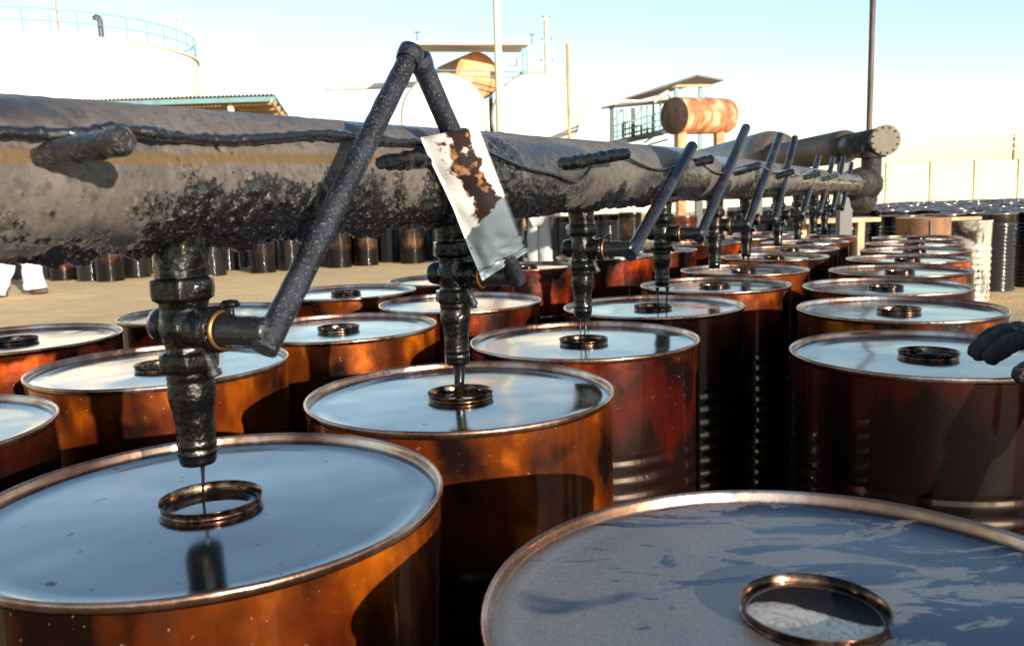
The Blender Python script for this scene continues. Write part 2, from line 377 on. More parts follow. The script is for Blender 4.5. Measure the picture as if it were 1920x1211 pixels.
LIDM = lidmb.mesh('lid', M['lid']); LIDD = lidmb.mesh('lid', M['dusty'])
def rim_disp(p, q):
    k = 1+.0006*noise.noise(Vector((math.cos(q)*9, math.sin(q)*9, 0))); return Vector((p.x*k, p.y*k, p.z+.0007*noise.noise(Vector((math.cos(q)*4, math.sin(q)*4, 7)))))
RIMM = MB().lathe([(.2655, .9385), (.2682, .9400), (.2696, .9430), (.2700, .9462), (.2690, .9490), (.2672, .9502), (.2654, .9492), (.2642, .9465), (.2632, .9410), (.2622, .9372), (.2600, .9360)], 120, cap=(False, False), disp=rim_disp).mesh('rim', M['rim'])
NECKM = MB().lathe([(.0585, .9380), (.0572, .9388), (.0562, .9397), (.0560, .9416), (.0565, .9437), (.0578, .9468), (.0587, .9480), (.0581, .9487), (.0571, .9476), (.0556, .9440), (.0549, .9412), (.0546, .9385)], 64, cap=(False, False)).mesh('filler_neck', M['neck'])
def bitm(z, m):
    return MB().lathe([(.0005, z), (.02, z+.0003), (.04, z-.0004), (.0525, z), (.0540, z+.0012), (.0545, max(.9383, z+.002))], 40, cap=(True, False)).mesh('bitumen', m)
BITM = bitm(.936, M['bitumen']); BITL = bitm(.931, M['bitumen']); BITS = bitm(.9375, mat('dull_bitumen', (.008, .006, .005), .5, spec=.15)); 
def skin_patch():
    m = MB(); N = 40; pts = []
    for k in range(N+1):
        q = PI+PI*k/N; pts.append((.0525*math.cos(q), .0525*math.sin(q)))
    for k in range(1, N):
        x = .0525*math.cos(PI*k/N); w = max(0, 1-(x/.0525)**2)**.5; pts.append((x, w*(.010-.018*x/.05)+w*.004*noise.noise(Vector((x*90, 2, 1)))))
    R_ = Matrix.Rotation(-.35, 2); pts = [R_ @ Vector(q) for q in pts]
    o = [(x, y, .9378) for x, y in pts]; i_ = [(x*.85, y*.85-.002, .9382) for x, y in pts]
    return m.rings([o, i_], True, (False, True)).mesh('dried_skin', M['skin_film'])
SKINM = skin_patch()
DRUMS = [  # x, y, body, dusty, label
 (-.358, .949, 'amber', 0, 'big foreground drum under the nearest tap, a thin black thread falling into its filler hole'),
 (-.094, 1.462, 'amber', 0, 'second drum of the tap row, a thick black stream pouring into its copper filler hole'),
 (.171, 1.983, 'red', 0, 'third drum of the tap row, red-brown side, thin strands dripping into its hole'),
 (.43, 2.544, 'dark_amber', 0, 'fourth drum of the tap row, two thin strands falling beside its low dark filler ring'),
 (.75, 3.098, 'amber', 0, 'fifth drum of the tap row with a bright orange patch below its right rim'),
 (1.008, 3.662, 'dark_amber', 0, 'sixth drum of the tap row, dripping strands over its filler ring'),
 (1.347, 4.34, 'amber', 0, 'seventh drum of the tap row, half hidden behind the sixth lid'),
 (1.61, 4.89, 'red', 0, 'eighth drum of the tap row, only a thin lid ellipse showing'),
 (1.895, 5.455, 'amber', 0, 'ninth drum of the tap row, only a sliver of its lid showing'),
 (2.18, 6.02, 'red', 0, 'farthest drum of the tap row, close to the timber bench'),
 (-.64, .385, 'amber', 0, 'unseen drum before the nearest tap, carrying on the row, added to shade its neighbours'),  # this and the next are unseen, added to shade the drum sides
 (-.02, .09, 'dark_amber', 0, 'unseen drum below the camera, carrying on the outer row, added to shade its neighbours'),
 (.237, .645, 'dark_amber', 1, 'nearest drum with a dusty grey smeared lid and a pale crust in its open hole'),
 (.845, 1.693, 'dark_amber', 0, 'drum in the outer row with the black gloved hand resting on its scratched lid'),
 (1.074, 2.327, 'amber', 0, 'outer row drum just behind the gloved one, orange glow at right of its side'),
 (1.28, 2.878, 'dark_amber', 0, 'third drum back in the outer row counted from the gloved hand'),
 (1.568, 3.411, 'amber', 0, 'fourth drum back in the outer row counted from the gloved hand'),
 (1.855, 3.958, 'red', 0, 'fifth drum back in the outer row counted from the gloved hand'),
 (2.134, 4.474, 'amber', 0, 'sixth drum back in the outer row, beside the pale stained drum'),
 (2.40, 5.03, 'red', 0, 'seventh drum back in the outer row, a thin bright ellipse'),
 (2.67, 5.58, 'amber', 0, 'last and smallest drum at the far end of the outer row'),
 (-.771, 1.83, 'amber', 0, 'drum behind the nearest tap, its lid reflecting white glare and its side lit orange'),
 (-.478, 2.313, 'amber', 0, 'drum in the inner row between the nearest lever and the second tap, glowing orange side'),
 (-.17, 2.803, 'red', 0, 'inner row drum directly behind the second tap, fiery red side with grey end'),
 (-1.02, 1.293, 'dark_amber', 0, 'drum cut by the left edge in front of the glaring lid, dark side'),
 (-1.354, 2.284, 'red', 0, 'drum at the left edge on the sand side with its tarry filler ring cut off'),
 (-.984, 2.718, 'dark_amber', 0, 'drum mostly hidden behind the nearest tap body, dark side'),
 (-.634, 3.252, 'amber', 0, 'drum on the sand side whose filler ring shows between lever and second tap'),
 (-.254, 3.63, 'dark_amber', 0, 'drum on the sand side behind the second tap, only its left lid edge showing'),
 (.08, 4.24, 'red', 0, 'drum below the walking worker in grey trousers, orange-red side'),
 (.53, 4.75, 'red', 0, 'drum behind the third tap with a glowing orange patch on its side'),
 (.86, 5.15, 'amber', 0, 'drum behind the fourth tap with its low filler ring showing'),
 (1.28, 5.72, 'red', 0, 'inner row drum seen between the fourth and fifth taps'),
 (1.70, 6.28, 'red', 0, 'inner row drum seen between the sixth and seventh taps, red patch'),
 (2.06, 6.78, 'amber', 0, 'farthest inner row drum, near the bench legs'),
]
proto_parts = None
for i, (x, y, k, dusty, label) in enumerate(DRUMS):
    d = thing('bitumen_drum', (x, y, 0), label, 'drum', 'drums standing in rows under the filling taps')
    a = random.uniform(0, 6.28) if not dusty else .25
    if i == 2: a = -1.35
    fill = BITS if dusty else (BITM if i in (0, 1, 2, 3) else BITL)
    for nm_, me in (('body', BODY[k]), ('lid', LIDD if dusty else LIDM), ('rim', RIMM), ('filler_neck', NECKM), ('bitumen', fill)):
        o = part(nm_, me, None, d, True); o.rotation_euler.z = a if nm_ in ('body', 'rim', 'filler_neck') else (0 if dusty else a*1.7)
    if dusty: part('dried_skin', SKINM, None, d, True)
    d.rotation_euler = (random.uniform(-.003, .003), random.uniform(-.003, .003), 0) if not dusty else (0, 0, 0)

# ------------------------------------------------------------------ manifold
A2 = Vector((-.094, 1.462, LIDZ+.373))
d1 = Vector((math.sin(.5066), math.cos(.5066), .012)).normalized()
d2 = Vector((math.sin(.4879), math.cos(.4879), -.0045)).normalized()
K = A2+d1*1.22; K2 = Vector((.765, 3.09, LIDZ+.384)); E2 = K2+d2*((7.62-K2.y)/d2.y)
RP = .077
man = thing('filling_pipe', (E2.x, E2.y, 0), 'long grey pipe crusted with black tar, carrying a row of taps over the drums', 'pipe')
knots = [A2-d1*1.45, K-d1*.12, K+d1*.05, K2-d2*.12, K2+d2*.1, E2]
cum = [0]
for i in range(1, len(knots)): cum.append(cum[-1]+(knots[i]-knots[i-1]).length)
def axis_at(s):
    for i in range(1, len(knots)):
        if s <= cum[i] or i == len(knots)-1:
            f = (s-cum[i-1])/(cum[i]-cum[i-1]); return knots[i-1].lerp(knots[i], f)
def axis_near(p):
    best = None
    for k in range(0, 2400):
        s = cum[-1]*k/2400; q = axis_at(s); e = (q.x-p[0])**2+(q.y-p[1])**2
        if best is None or e < best[0]: best = (e, s, q)
    return best[1], best[2]
NV = Vector((.885, -.466, 0))
VALVES = [(-.366, .945), (-.098, 1.466), (.168, 1.98), (.455, 2.54), (.748, 3.10), (1.02, 3.66), (1.37, 4.34), (1.66, 4.90), (1.95, 5.46), (2.22, 6.0)]
vs_s = [axis_near(p)[0] for p in VALVES]
ss = []; s = 0
while s < cum[-1]:
    ss.append(s); Y = axis_at(s).y; s += .0026*max(.85, Y*.8) if Y > .45 else .012
ss.append(cum[-1])
SEG = 150; nr = len(ss); co = np.zeros((nr, SEG, 3), np.float32); tar = np.zeros((nr, SEG), np.float32); film = np.zeros_like(tar); shade_band = np.zeros_like(tar)
Zu = Vector((0, 0, 1))
sm = lambda a, b, x: (lambda q: q*q*(3-2*q))(min(1, max(0, (x-a)/(b-a))))
for i, s in enumerate(ss):
    p = axis_at(s); vd = min(abs(s-q) for q in vs_s); near = max(0, 1-vd/.16)
    cov = .53 + .55*noise.noise(Vector((s*1.35+.6, 1.3, 0))) + (-.40*sm(.98, .72, s) + .24*sm(.72, 1.0, s)*sm(1.95, 1.45, s) - .14*sm(1.5, 1.9, s) + .20*sm(2.6, 3.6, s))
    big_w = 1.0 if s < 2.4 else .55
    for j in range(SEG):
        th = 2*PI*j/SEG; c, sn = math.cos(th), math.sin(th)      # th=0 top, pi/2 camera side, pi bottom
        e = Zu*c+NV*sn
        q = p+e*RP; down = -c
        n1 = noise.fractal(q*11, .9, 2.1, 4)
        n0 = noise.noise(q*4+Vector((5, 2, 1)))
        lump = noise.fractal(q*75, .75, 2.2, 3)
        x = down*.62+cov-.28+n0*.5+n1*.5+near*.25
        tv = sm(.0, .75, x)
        if down > .82: tv = max(tv, sm(.80, .97, down+n1*.2)*.95)
        spk = sm(.42, .55, noise.noise(Vector((s*55, th*4.2, 9)))+.2*n1)*sm(-.1, .45, down)*sm(-.25, .25, noise.noise(Vector((s*5, th, 4))))
        tv = max(tv, spk*.7)
        drip = sm(.9, 1., down)*max(0, noise.noise(Vector((s*17, 0, 3)))*.6+noise.noise(Vector((s*47, 3, 3)))*.5+.05)*.03*big_w*(1 if s < 1.6 else .5)
        h = tv*(.0014+.0046*max(0, lump+.3)*big_w)+.0006*lump+drip
        co[i, j] = p+e*(RP-.001+h)
        tar[i, j] = tv
        film[i, j] = sm(.02, .22, noise.noise(Vector((s*2.6, math.sin(th)*.9+4, c*.7)))+.22*n1)*(1-tv)
        shade_band[i, j] = (sm(.05, .0, abs(th-1.33-.03*noise.noise(Vector((s*4, 0, 0)))-(.04 if s < .85 else 0))-.055)) * (1 if s < 1.42 else 0)  # band along the camera side where the cable's shadow is painted
fs = np.arange(nr*SEG).reshape(nr, SEG); a = fs[:-1]; b = fs[1:]
quads = np.stack([a, np.roll(a, -1, 1), np.roll(b, -1, 1), b], -1).reshape(-1, 4)
me = bpy.data.meshes.new('pipe'); me.from_pydata(co.reshape(-1, 3).tolist(), [], quads.tolist()); me.polygons.foreach_set('use_smooth', [True]*len(quads))
for nm_, arr in (('tar', tar), ('film', film), ('cable_shade', shade_band)):
    at_ = me.attributes.new(nm_, 'FLOAT', 'POINT'); at_.data.foreach_set('value', arr.reshape(-1))
me.materials.append(make_pipe_mat()); me.update()
part('pipe', me, None, man)

# --- taps
def hexr(q, k=6): return 1/math.cos(((q+.3) % (2*PI/k))-PI/k)*.955
def lumpy(seed, amp):
    def f(p, q):
        k = 1+amp*(.55*noise.fractal(Vector((p.x*70+seed, p.y*70, p.z*70)), .9, 2, 3)+.75*max(0, noise.noise(Vector((p.x*32+seed, p.y*32, p.z*32+3)))))
        return Vector((p.x*k, p.y*k, p.z))
    return f
def refine(prof, step=.003):
    out = [prof[0]]
    for (r0, z0), (r1, z1) in zip(prof, prof[1:]):
        n = max(1, int(math.hypot(r1-r0, z1-z0)/step))
        for k in range(1, n+1): out.append((r0+(r1-r0)*k/n, z0+(z1-z0)*k/n))
    return out
def tap_meshes(seed, step, seg):
    lz = LIDZ
    body = MB()
    f = lumpy(seed, .13)
    body.lathe(refine([(.031, .315), (.030, .29), (.029, .262)], step), seg, cap=(False, False), disp=f)
    def hx(p, q):
        p = Vector((p.x*hexr(q), p.y*hexr(q), p.z)); return lumpy(seed+3, .05)(p, q)
    body.lathe(refine([(.026, .262), (.033, .260), (.034, .250), (.033, .238), (.027, .234)], step), seg, cap=(False, False), disp=hx)
    body.lathe(refine([(.027, .236), (.025, .226), (.028, .215), (.0295, .205), (.027, .193), (.024, .182), (.026, .178)], step), seg, cap=(False, False), disp=lumpy(seed+5, .12))
    body.lathe(refine([(.026, .178), (.0315, .176), (.032, .166), (.031, .157), (.026, .154)], step), seg, cap=(False, False), disp=hx)
    # side barrel that carries the plug
    bar = MB(); bar.lathe(refine([(.0, -.004), (.019, -.002), (.0235, .006), (.0235, .030), (.026, .032), (.026, .040), (.021, .042)], step), seg, axis=NV, origin=NV*.012+Vector((0, 0, .204)), cap=(False, True), disp=lumpy(seed+8, .10))
    cap_ = MB(); cap_.lathe(refine([(.013, 0), (.018, .004), (.0205, .012), (.021, .022), (.018, .030), (.010, .035), (.0, .036)], step), seg, axis=-NV, origin=-NV*.014+Vector((0, 0, .206)), cap=(False, False), disp=lumpy(seed+9, .06))
    noz = MB()
    noz.lathe(refine([(.0265, .156), (.0265, .148), (.0255, .146), (.0262, .140), (.0262, .126), (.0225, .108), (.0212, .095), (.0212, .074), (.0222, .072), (.0222, .069), (.0212, .068), (.0214, .064), (.0222, .062), (.0222, .059), (.0212, .058), (.0205, .050), (.0190, .047), (.0165, .047), (.0155, .060), (.012, .075)], step), seg, cap=(False, True), disp=lumpy(seed+2, .05))
    ring = MB().lathe([(.0195, 0), (.0225, .001), (.0225, .004), (.0195, .005)], seg, axis=NV, origin=NV*.0545+Vector((0, 0, .204)), cap=(False, False))
    arm = MB(); arm.lathe(refine([(.0185, 0), (.0185, .008), (.0175, .012), (.0172, .055), (.0165, .067), (.008, .070)], step), seg, axis=NV, origin=NV*.058+Vector((0, 0, .204)), cap=(True, True), disp=lumpy(seed+4, .09))
    bolt = MB(); a = Vector((0, 0, .184))+NV*.024; dr = (NV*.45-Vector((0, 0, 1))).normalized()
    bolt.tube([a, a+dr*.010, a+dr*.030], .0062, 10); bolt.tube([a+dr*.029, a+dr*.036], [.0088, .0082], 6)
    knob = MB(); a = NV*.070+Vector((0, 0, .221)); knob.tube([a, a+Vector((0, 0, .008))], .004, 8); knob.lathe([(.002, .008), (.010, .009), (.011, .012), (.008, .016), (.0, .017)], 14, origin=a, cap=(False, False))
    out = {}
    for k, mb, m in (('tap_body', body, M['tar']), ('side_barrel', bar, M['tar']), ('plug_cap', cap_, M['tar']), ('nozzle', noz, M['tar']), ('packing_ring', ring, M['brass']), ('plug_arm', arm, M['tar_fine']), ('drain_bolt', bolt, M['tar_fine']), ('grease_knob', knob, M['tar'])):
        out[k] = mb.mesh(k, m)
    return out
hi1, hi2, low = tap_meshes(1, .0025, 48), tap_meshes(31, .003, 44), tap_meshes(77, .006, 28)
LEV = [((470, 635), (762, 105)), ((940, 508), (778, 92)), ((1168, 465), (1272, 270)), ((1300, 455), (1375, 250)), ((1400, 428), (1462, 248)),
       ((1452, 425), (1475, 270)), ((1497, 415), (1520, 305)), ((1530, 402), (1560, 280)), ((1562, 398), (1575, 292)), ((1588, 395), (1602, 290))]
LANG = [40.9, -38.3, 61.3, 58, 60, 52, 60, 60, 55, 58]; LLEN = [.44, .415, .525, .64, .70, .594, .62, .64, .6, .6]
lever_pts = []
for i, (x, y) in enumerate(VALVES):
    ms = hi1 if i == 0 else hi2 if i == 1 else low
    org = Vector((x, y, LIDZ)); org.z += min(.012, max(-.02, axis_near((x, y))[1].z-LIDZ-.373))*.8
    tb = part('tap', ms['tap_body'], None, man); tb.location = org-wloc(man)
    for k in ('side_barrel', 'plug_cap', 'nozzle', 'packing_ring', 'plug_arm', 'drain_bolt', 'grease_knob'):
        if k == 'grease_knob' and i > 2: continue
        o = part(k, ms[k], None, tb, True)
    # lever: swings in the plane along the pipe
    dd = d1 if i < 4 else d2; dh = Vector((dd.x, dd.y, 0)).normalized()
    base = org+NV*(.122 if i < 3 else .115)+Vector((0, 0, .197))
    an = math.radians(LANG[i]); dr = (dh*math.sin(an)+Vector((0, 0, 1))*math.cos(an)).normalized()
    L = LLEN[i]; p0 = base-dr*(.014 if i != 1 else .004); p1 = base+dr*L
    lever_pts.append((p0, p1, dr))
    r = .0148 if i < 2 else .0155
    lm = MB(); n = 70 if i < 2 else 24; r1 = r*(1.0 if i else 1.02)
    rr = [r*(1-.12*(k/n) if i == 0 else 1+.0*k) for k in range(n+1)]
    pts = [p0.lerp(p1, k/n) for k in range(n+1)]
    lm.tube(pts, rr, 28 if i < 2 else 16, cap=(True, False), jit=.05, js=55)
    if i < 2:   # open rusty pipe end with a raised lip
        q = dr
        lm.lathe([(r*1.0, -.02), (r*1.12, -.012), (r*1.15, -.001), (r*1.0, .001), (r*.84, .0), (r*.82, -.012), (0, -.013)], 28, axis=q, origin=p1, cap=(False, False))
    else: lm.tube([p1-dr*.001, p1+dr*.002], [r, r*.8], 16)
    lo_ = part('lever', lm, M['lever'], tb)

# stub rods standing out of the pipe
def onpipe(px, py, off):
    r = ray(px, py); p0 = A2 if px < 1230 else K2; dd = d1 if px < 1230 else d2
    n = Vector((dd.y, -dd.x, 0)).normalized(); q = p0+n*off
    return CAMP+r*((q-CAMP).dot(n)/r.dot(n))
for i, (x0, y0, x1, y1, ln) in enumerate([(60, 298, 232, 264, .11), (690, 312, 900, 283, .035), (1035, 312, 1172, 288, .06), (1270, 314, 1332, 299, .06), (1368, 326, 1420, 311, .06), (1448, 334, 1485, 322, .06), (1500, 336, 1535, 326, .06), (1535, 338, 1568, 330, .06)]):
    a = onpipe(x0, y0, .062); b = onpipe(x1, y1, .062+ln); n = 40; e = (b-a).normalized()
    if i: a = a-e*.02
    mb = MB(); mb.tube([a.lerp(b, k/n) for k in range(n+1)]+[b+e*.004], [.0100+.0022*k/n+.0003*math.sin(k*1.9) if i == 0 else .0135+.0006*math.sin(k*1.9) for k in range(n+1)]+[.009], 30, jit=.17, js=75)
    part('stub_rod', mb, M['tar'] if i else make_tar('flaky_tar', 1., 80, .16, (.02, .018, .018), .007, .9, .3, .3), man)
# far end: blank flange, elbow and drip tray
end = MB(); end.lathe([(.09, -.9), (.115, -.86), (.125, -.2), (.15, -.17), (.15, -.12), (.11, -.1), (.11, .02), (.15, .03), (.15, .07), (.03, .09)], 32, axis=d2, origin=E2, disp=lumpy(4, .05)); part('end_section', end, M['end_tar'], man)
sad = MB()
for k in range(7): pass
sd = [(E2-d2*.55+Vector((0, 0, -.12)), .06), (E2-d2*.3+Vector((0, 0, -.16)), .085), (E2-d2*.05+Vector((.02, 0, -.175)), .08), (E2+d2*.12+Vector((.04, -.03, -.13)), .06)]
sad.tube([q for q, _ in sd], [r for _, r in sd], 16, jit=.2, js=12); part('tar_drape', sad, M['end_tar'], man)

# ------------------------------------------------------------------ big supply pipe at the far end
FC = at(1661, 263, 7.6); ax = Vector((.02, 1, .0)).normalized()
big = thing('supply_pipe', (FC.x, FC.y, 0), 'large horizontal supply pipe with a round blank flange at its near end', 'pipe')
mb = MB().lathe([(.118, .03), (.118, .9)], 40, axis=ax, origin=FC, cap=(True, False)); part('black_section', mb, M['black_pipe'], big)
mb = MB().lathe([(.118, .9), (.155, .93), (.165, 1.0), (.165, 3.2), (.2, 3.3)], 40, axis=ax, origin=FC, cap=(False, False)); part('rusty_section', mb, M['rust_dark'], big)
mb = MB().lathe([(.2, 3.3), (.33, 3.36), (.36, 3.6), (.36, 8.6), (.30, 8.8), (.1, 8.9)], 48, axis=ax, origin=FC, cap=(False, True), disp=lumpy(9, .008)); part('insulated_section', mb, M['insul'], big)
mb = MB().lathe([(.128, 0), (.133, .004), (.133, .028), (.128, .032)], 48, axis=ax, origin=FC); fl = part('blank_flange', mb, M['flange'], big)
nut = MB().lathe([(.009, -.014), (.009, .0)], 6, axis=ax).mesh('flange_bolt', M['rust_dark'])
for k in range(12):
    q = 2*PI*k/12+.2; o = part('flange_bolt', nut, None, fl, True); o.location = FC-wloc(fl)+Vector((math.cos(q)*.112, -.002, math.sin(q)*.112))-Vector((0, 0, 0))
rt = at(1634, 293, 7.75)
mb = MB().tube([(rt.x, rt.y, rt.z+.1), (rt.x, rt.y, rt.z), (rt.x, rt.y, rt.z-.32)], [.085, .085, .09], 20, jit=.06, js=20); part('riser', mb, M['end_tar'], big)
mb = MB().lathe([(.125, -.025), (.125, .02)], 28, origin=rt+Vector((0, 0, .01))); part('riser_flange', mb, M['end_tar'], big)
for yy in (8.5, 11.5, 15): part('support_leg', MB().beam((FC.x, yy, 0), (FC.x, yy, FC.z-.16), .12), M['dark_steel'], big)

# ------------------------------------------------------------------ cable along the pipe
def onpipe(px, py, off):
    r = ray(px, py); p0 = A2 if px < 1230 else K2; dd = d1 if px < 1230 else d2
    n = Vector((dd.y, -dd.x, 0)).normalized(); q = p0+n*off
    return CAMP+r*((q-CAMP).dot(n)/r.dot(n))
def smooth_path(pts, k=6):
    out = []
    P = [pts[0]]+pts+[pts[-1]]
    for i in range(1, len(P)-2):
        for j in range(k):
            t_ = j/k; a, b, c, d = P[i-1], P[i], P[i+1], P[i+2]
            out.append(.5*((2*b)+(c-a)*t_+(2*a-5*b+4*c-d)*t_*t_+(3*b-a-3*c+d)*t_**3))
    return out+[pts[-1]]
cab = MB()
thick = [(-160, 252), (0, 250), (80, 252), (150, 251), (200, 243), (250, 246), (300, 252), (360, 260), (430, 263), (500, 259), (600, 252), (660, 257), (720, 264), (790, 268), (850, 272), (905, 280)]
pts = smooth_path([onpipe(x, y, .074 if x < 130 or x > 300 else .085) for x, y in thick], 14)
cab.tube(pts, [.0058+.0018*noise.noise(q*60)+.0012*noise.noise(q*170) for q in pts], 14, jit=.25, js=120)
thin = [(905, 280), (930, 292), (985, 315), (1040, 328), (1075, 341), (1097, 330), (1118, 296), (1140, 284), (1165, 288), (1185, 300), (1222, 316), (1252, 317), (1290, 300), (1308, 298), (1322, 312), (1340, 323), (1362, 324), (1400, 315), (1425, 312), (1452, 323), (1478, 320), (1500, 329), (1530, 318), (1560, 331), (1600, 338), (1622, 340)]
pts = smooth_path([onpipe(x, y, .082 if x < 1230 else .104) for x, y in thin], 8)
cab.tube(pts, [.003+.0008*noise.noise(q*60)+.00035*q.y for q in pts], 8, jit=.2, js=90)
solo('cable', cab, M['tar_fine'], onpipe(400, 262, .075), 'tar-coated cable looping along the side of the long pipe', 'cable')

# ------------------------------------------------------------------ sheet hung on the second lever
p0, p1, dr = lever_pts[1]
pl = mat('tarred_white_sheet', (.8, .8, .78), .4); t = T(pl)
uv = t.n('ShaderNodeUVMap'); mp = uv.outputs[0]
s_ = t.n('ShaderNodeSeparateXYZ'); t.set(s_.inputs[0], mp)
oc_ = t.coord(jitter=False); nz = t.noise(oc_, 26, 6, .62, .4); nz2 = t.noise(oc_, 75, 5, .65)
u_, v_ = s_.outputs[0], s_.outputs[1]
cx = t.math('ADD', t.math('MULTIPLY', v_, -.10), .62)        # the black smear runs down the middle of the upper part
du = t.math('ABSOLUTE', t.math('SUBTRACT', u_, t.math('ADD', cx, t.math('MULTIPLY', t.math('SUBTRACT', t.noise(oc_, 14, 2), .5), .7))))
core = t.math('SUBTRACT', t.math('ADD', .32, t.math('MULTIPLY', t.math('SUBTRACT', nz, .5), 1.1)), du)
vv = t.ramp(v_, (.0, .85), (.12, 1), (.5, .95), (.62, .3), (.7, 0))
core = t.math('MULTIPLY', core, vv)
brown = t.ramp(core, (.02, 0), (.10, 1)); blackm = t.math('MULTIPLY', t.ramp(core, (.055, 0), (.11, 1)), t.ramp(t.noise(oc_, 38, 4), (.36, 0), (.45, 1)))
lower = t.ramp(t.math('ADD', v_, t.math('ADD', t.math('MULTIPLY', t.math('SUBTRACT', nz, .5), .14), t.math('MULTIPLY', u_, .2))), (.60, 0), (.61, 1))
white = t.mix(t.ramp(nz2, (.70, 0), (.74, 1)), (.82, .81, .79), (.1, .06, .03))
c1 = t.mix(blackm, t.mix(brown, white, (.30, .155, .075)), (.022, .014, .013))
bl = t.mix(t.ramp(nz2, (.70, 0), (.73, .8)), t.mix(t.noise(oc_, 20, 3), (.105, .14, .17), (.17, .215, .24)), (.7, .7, .7))  # grey-blue of the lower part: shadow on the sheet, painted as colour
bl = t.mix(t.ramp(t.math('ABSOLUTE', t.math('SUBTRACT', t.math('ADD', v_, t.math('MULTIPLY', t.noise(mp, 3, 3), .22)), .98)), (.0, 1), (.018, 0)), bl, (.012, .014, .018))
t.put(Base_Color=t.mix(lower, c1, bl), Roughness=t.ramp(lower, (0, .42), (1, .25)), Specular_IOR_Level=.4)
t.bump(t.math('ADD', nz2, t.noise(oc_, 200, 3)), .12, .004)
rows = [((788, 258), (897, 238), 1.235), ((806, 300), (917, 290), 1.262), ((828, 345), (934, 334), 1.29), ((850, 392), (951, 378), 1.318), ((868, 438), (968, 420), 1.345), ((884, 478), (980, 446), 1.368), ((897, 508), (988, 462), 1.385), ((904, 527), (991, 471), 1.395)]
NU = 14; vsr = []; uvs = []
sub = 5; rr = []
for k in range(len(rows)-1):
    for j in range(sub):
        f = j/sub; A, B = rows[k], rows[k+1]
        rr.append(tuple((A[q][0]*(1-f)+B[q][0]*f, A[q][1]*(1-f)+B[q][1]*f) for q in (0, 1))+(A[2]*(1-f)+B[2]*f,))
rr.append(rows[-1])
sh = MB(); top = []; bot = []
for k, (l, r, Y) in enumerate(rr):
    for j in range(NU+1):
        f = j/NU; vk = k/(len(rr)-1)
        bulge = .020*math.sin(PI*f)*(.9-.5*vk)-.01*math.cos(vk*6)*f+.004*noise.noise(Vector((f*4, vk*7, 1)))
        if vk > .62: bulge += .010*sm(.62, .7, vk)*noise.noise(Vector((f*6, vk*16, 5)))
        p = at(l[0]*(1-f)+r[0]*f, l[1]*(1-f)+r[1]*f, Y-.015-bulge); top.append(p); uvs.append((f, vk))
NRW = len(rr); nu = NU+1
bot = [p+Vector((.0004, .0012, -.0004)) for p in top]
fsx = [(k*nu+j, k*nu+j+1, (k+1)*nu+j+1, (k+1)*nu+j) for k in range(NRW-1) for j in range(NU)]
N0 = len(top); fb = [tuple(N0+i for i in f[::-1]) for f in fsx]
edge = [j for j in range(nu)]+[k*nu+NU for k in range(1, NRW)]+[(NRW-1)*nu+j for j in range(NU-1, -1, -1)]+[k*nu for k in range(NRW-2, 0, -1)]
fe = [(edge[i], edge[(i+1) % len(edge)], N0+edge[(i+1) % len(edge)], N0+edge[i]) for i in range(len(edge))]
sh.add(top+bot, fsx+fb+fe)
o = solo('metal_sheet', sh, pl, at(880, 400, 1.3), 'bent white metal sheet smeared with black and brown tar, hung on the second lever', 'sheet')
ul = o.data.uv_layers.new(name='uv'); uu = uvs+uvs
for li, l in enumerate(o.data.loops): ul.data[li].uv = uu[l.vertex_index]
t.nt.nodes  # uv map node reads the only layer

# ------------------------------------------------------------------ falling bitumen
def stream(i, strands, label):
    x, y = VALVES[i]; mb = MB()
    for dx, dy, r0, r1, z0, z1 in strands:
        n = 14; pts = []; rs = []
        for k in range(n+1):
            f = k/n; pts.append((x+dx+.0012*math.sin(f*5+dx*90), y+dy, LIDZ+z0+(z1-z0)*f)); rs.append(r1+(r0-r1)*math.exp(-f*7))
        mb.tube(pts, rs, 12)
    return solo('bitumen_stream', mb, M['bitumen'], (x, y, LIDZ+.05), label, 'stream', 'bitumen falling from the taps')
stream(0, [(.004, -.002, .0085, .0016, .056, -.014)], 'thin black thread of bitumen falling from the nearest nozzle')
stream(1, [(.002, 0, .0165, .0088, .056, -.012)], 'thick black stream of bitumen pouring from the second nozzle')
stream(2, [(-.008, -.004, .008, .0013, .054, -.012), (.004, -.006, .008, .0022, .054, -.012), (.012, 0, .006, .001, .054, .01)], 'thin strands of bitumen dripping from the third nozzle')
stream(3, [(-.014, -.003, .008, .002, .054, -.012), (.014, -.003, .008, .002, .054, -.012)], 'pair of thin strands of bitumen dripping from the fourth nozzle')
stream(5, [(-.012, -.003, .007, .0022, .054, -.012), (.008, -.003, .008, .003, .054, -.012)], 'short strands of bitumen dripping from the sixth nozzle')

# ------------------------------------------------------------------ ribbed drums in the yard
def ribbed(seg, n, m):
    R = .25; H = .93; mb = MB(); prof = [(.24, 0), (R+.004, .003), (R+.004, .018)]
    st = 6
    for k in range(n*st+1):
        z = .03+(H-.16)*k/(n*st); prof.append((R-.008+.012*(.5-.5*math.cos(2*PI*k/st)), z))
    prof += [(R-.004, H-.11), (R-.004, H-.014)]
    return mb.lathe(prof, seg, cap=(True, False))
def ribbed_lid():
    R = .25; H = .93
    return MB().lathe([(R-.004, H-.0145), (R+.003, H-.013), (R+.006, H-.007), (R+.004, H-.001), (R-.001, H+.001), (R-.005, H-.004), (R-.006, H-.012), (.2, H-.014), (.062, H-.013), (.060, H+.006), (.055, H+.008), (.052, H+.004), (.05, H-.012), (.0, H-.014)], 28, cap=(False, False))
RB = {k: ribbed(40, 17, None).mesh('body', M[k]) for k in ('ribbed', 'ribbed_brown', 'ribbed_red')}
RL = ribbed_lid().mesh('lid', M['far_lid'])
_l = MB(); 
_b = ribbed(20, 17, None); nb = len(_b.f); _lid = ribbed_lid(); _b.add(_lid.v, _lid.f)
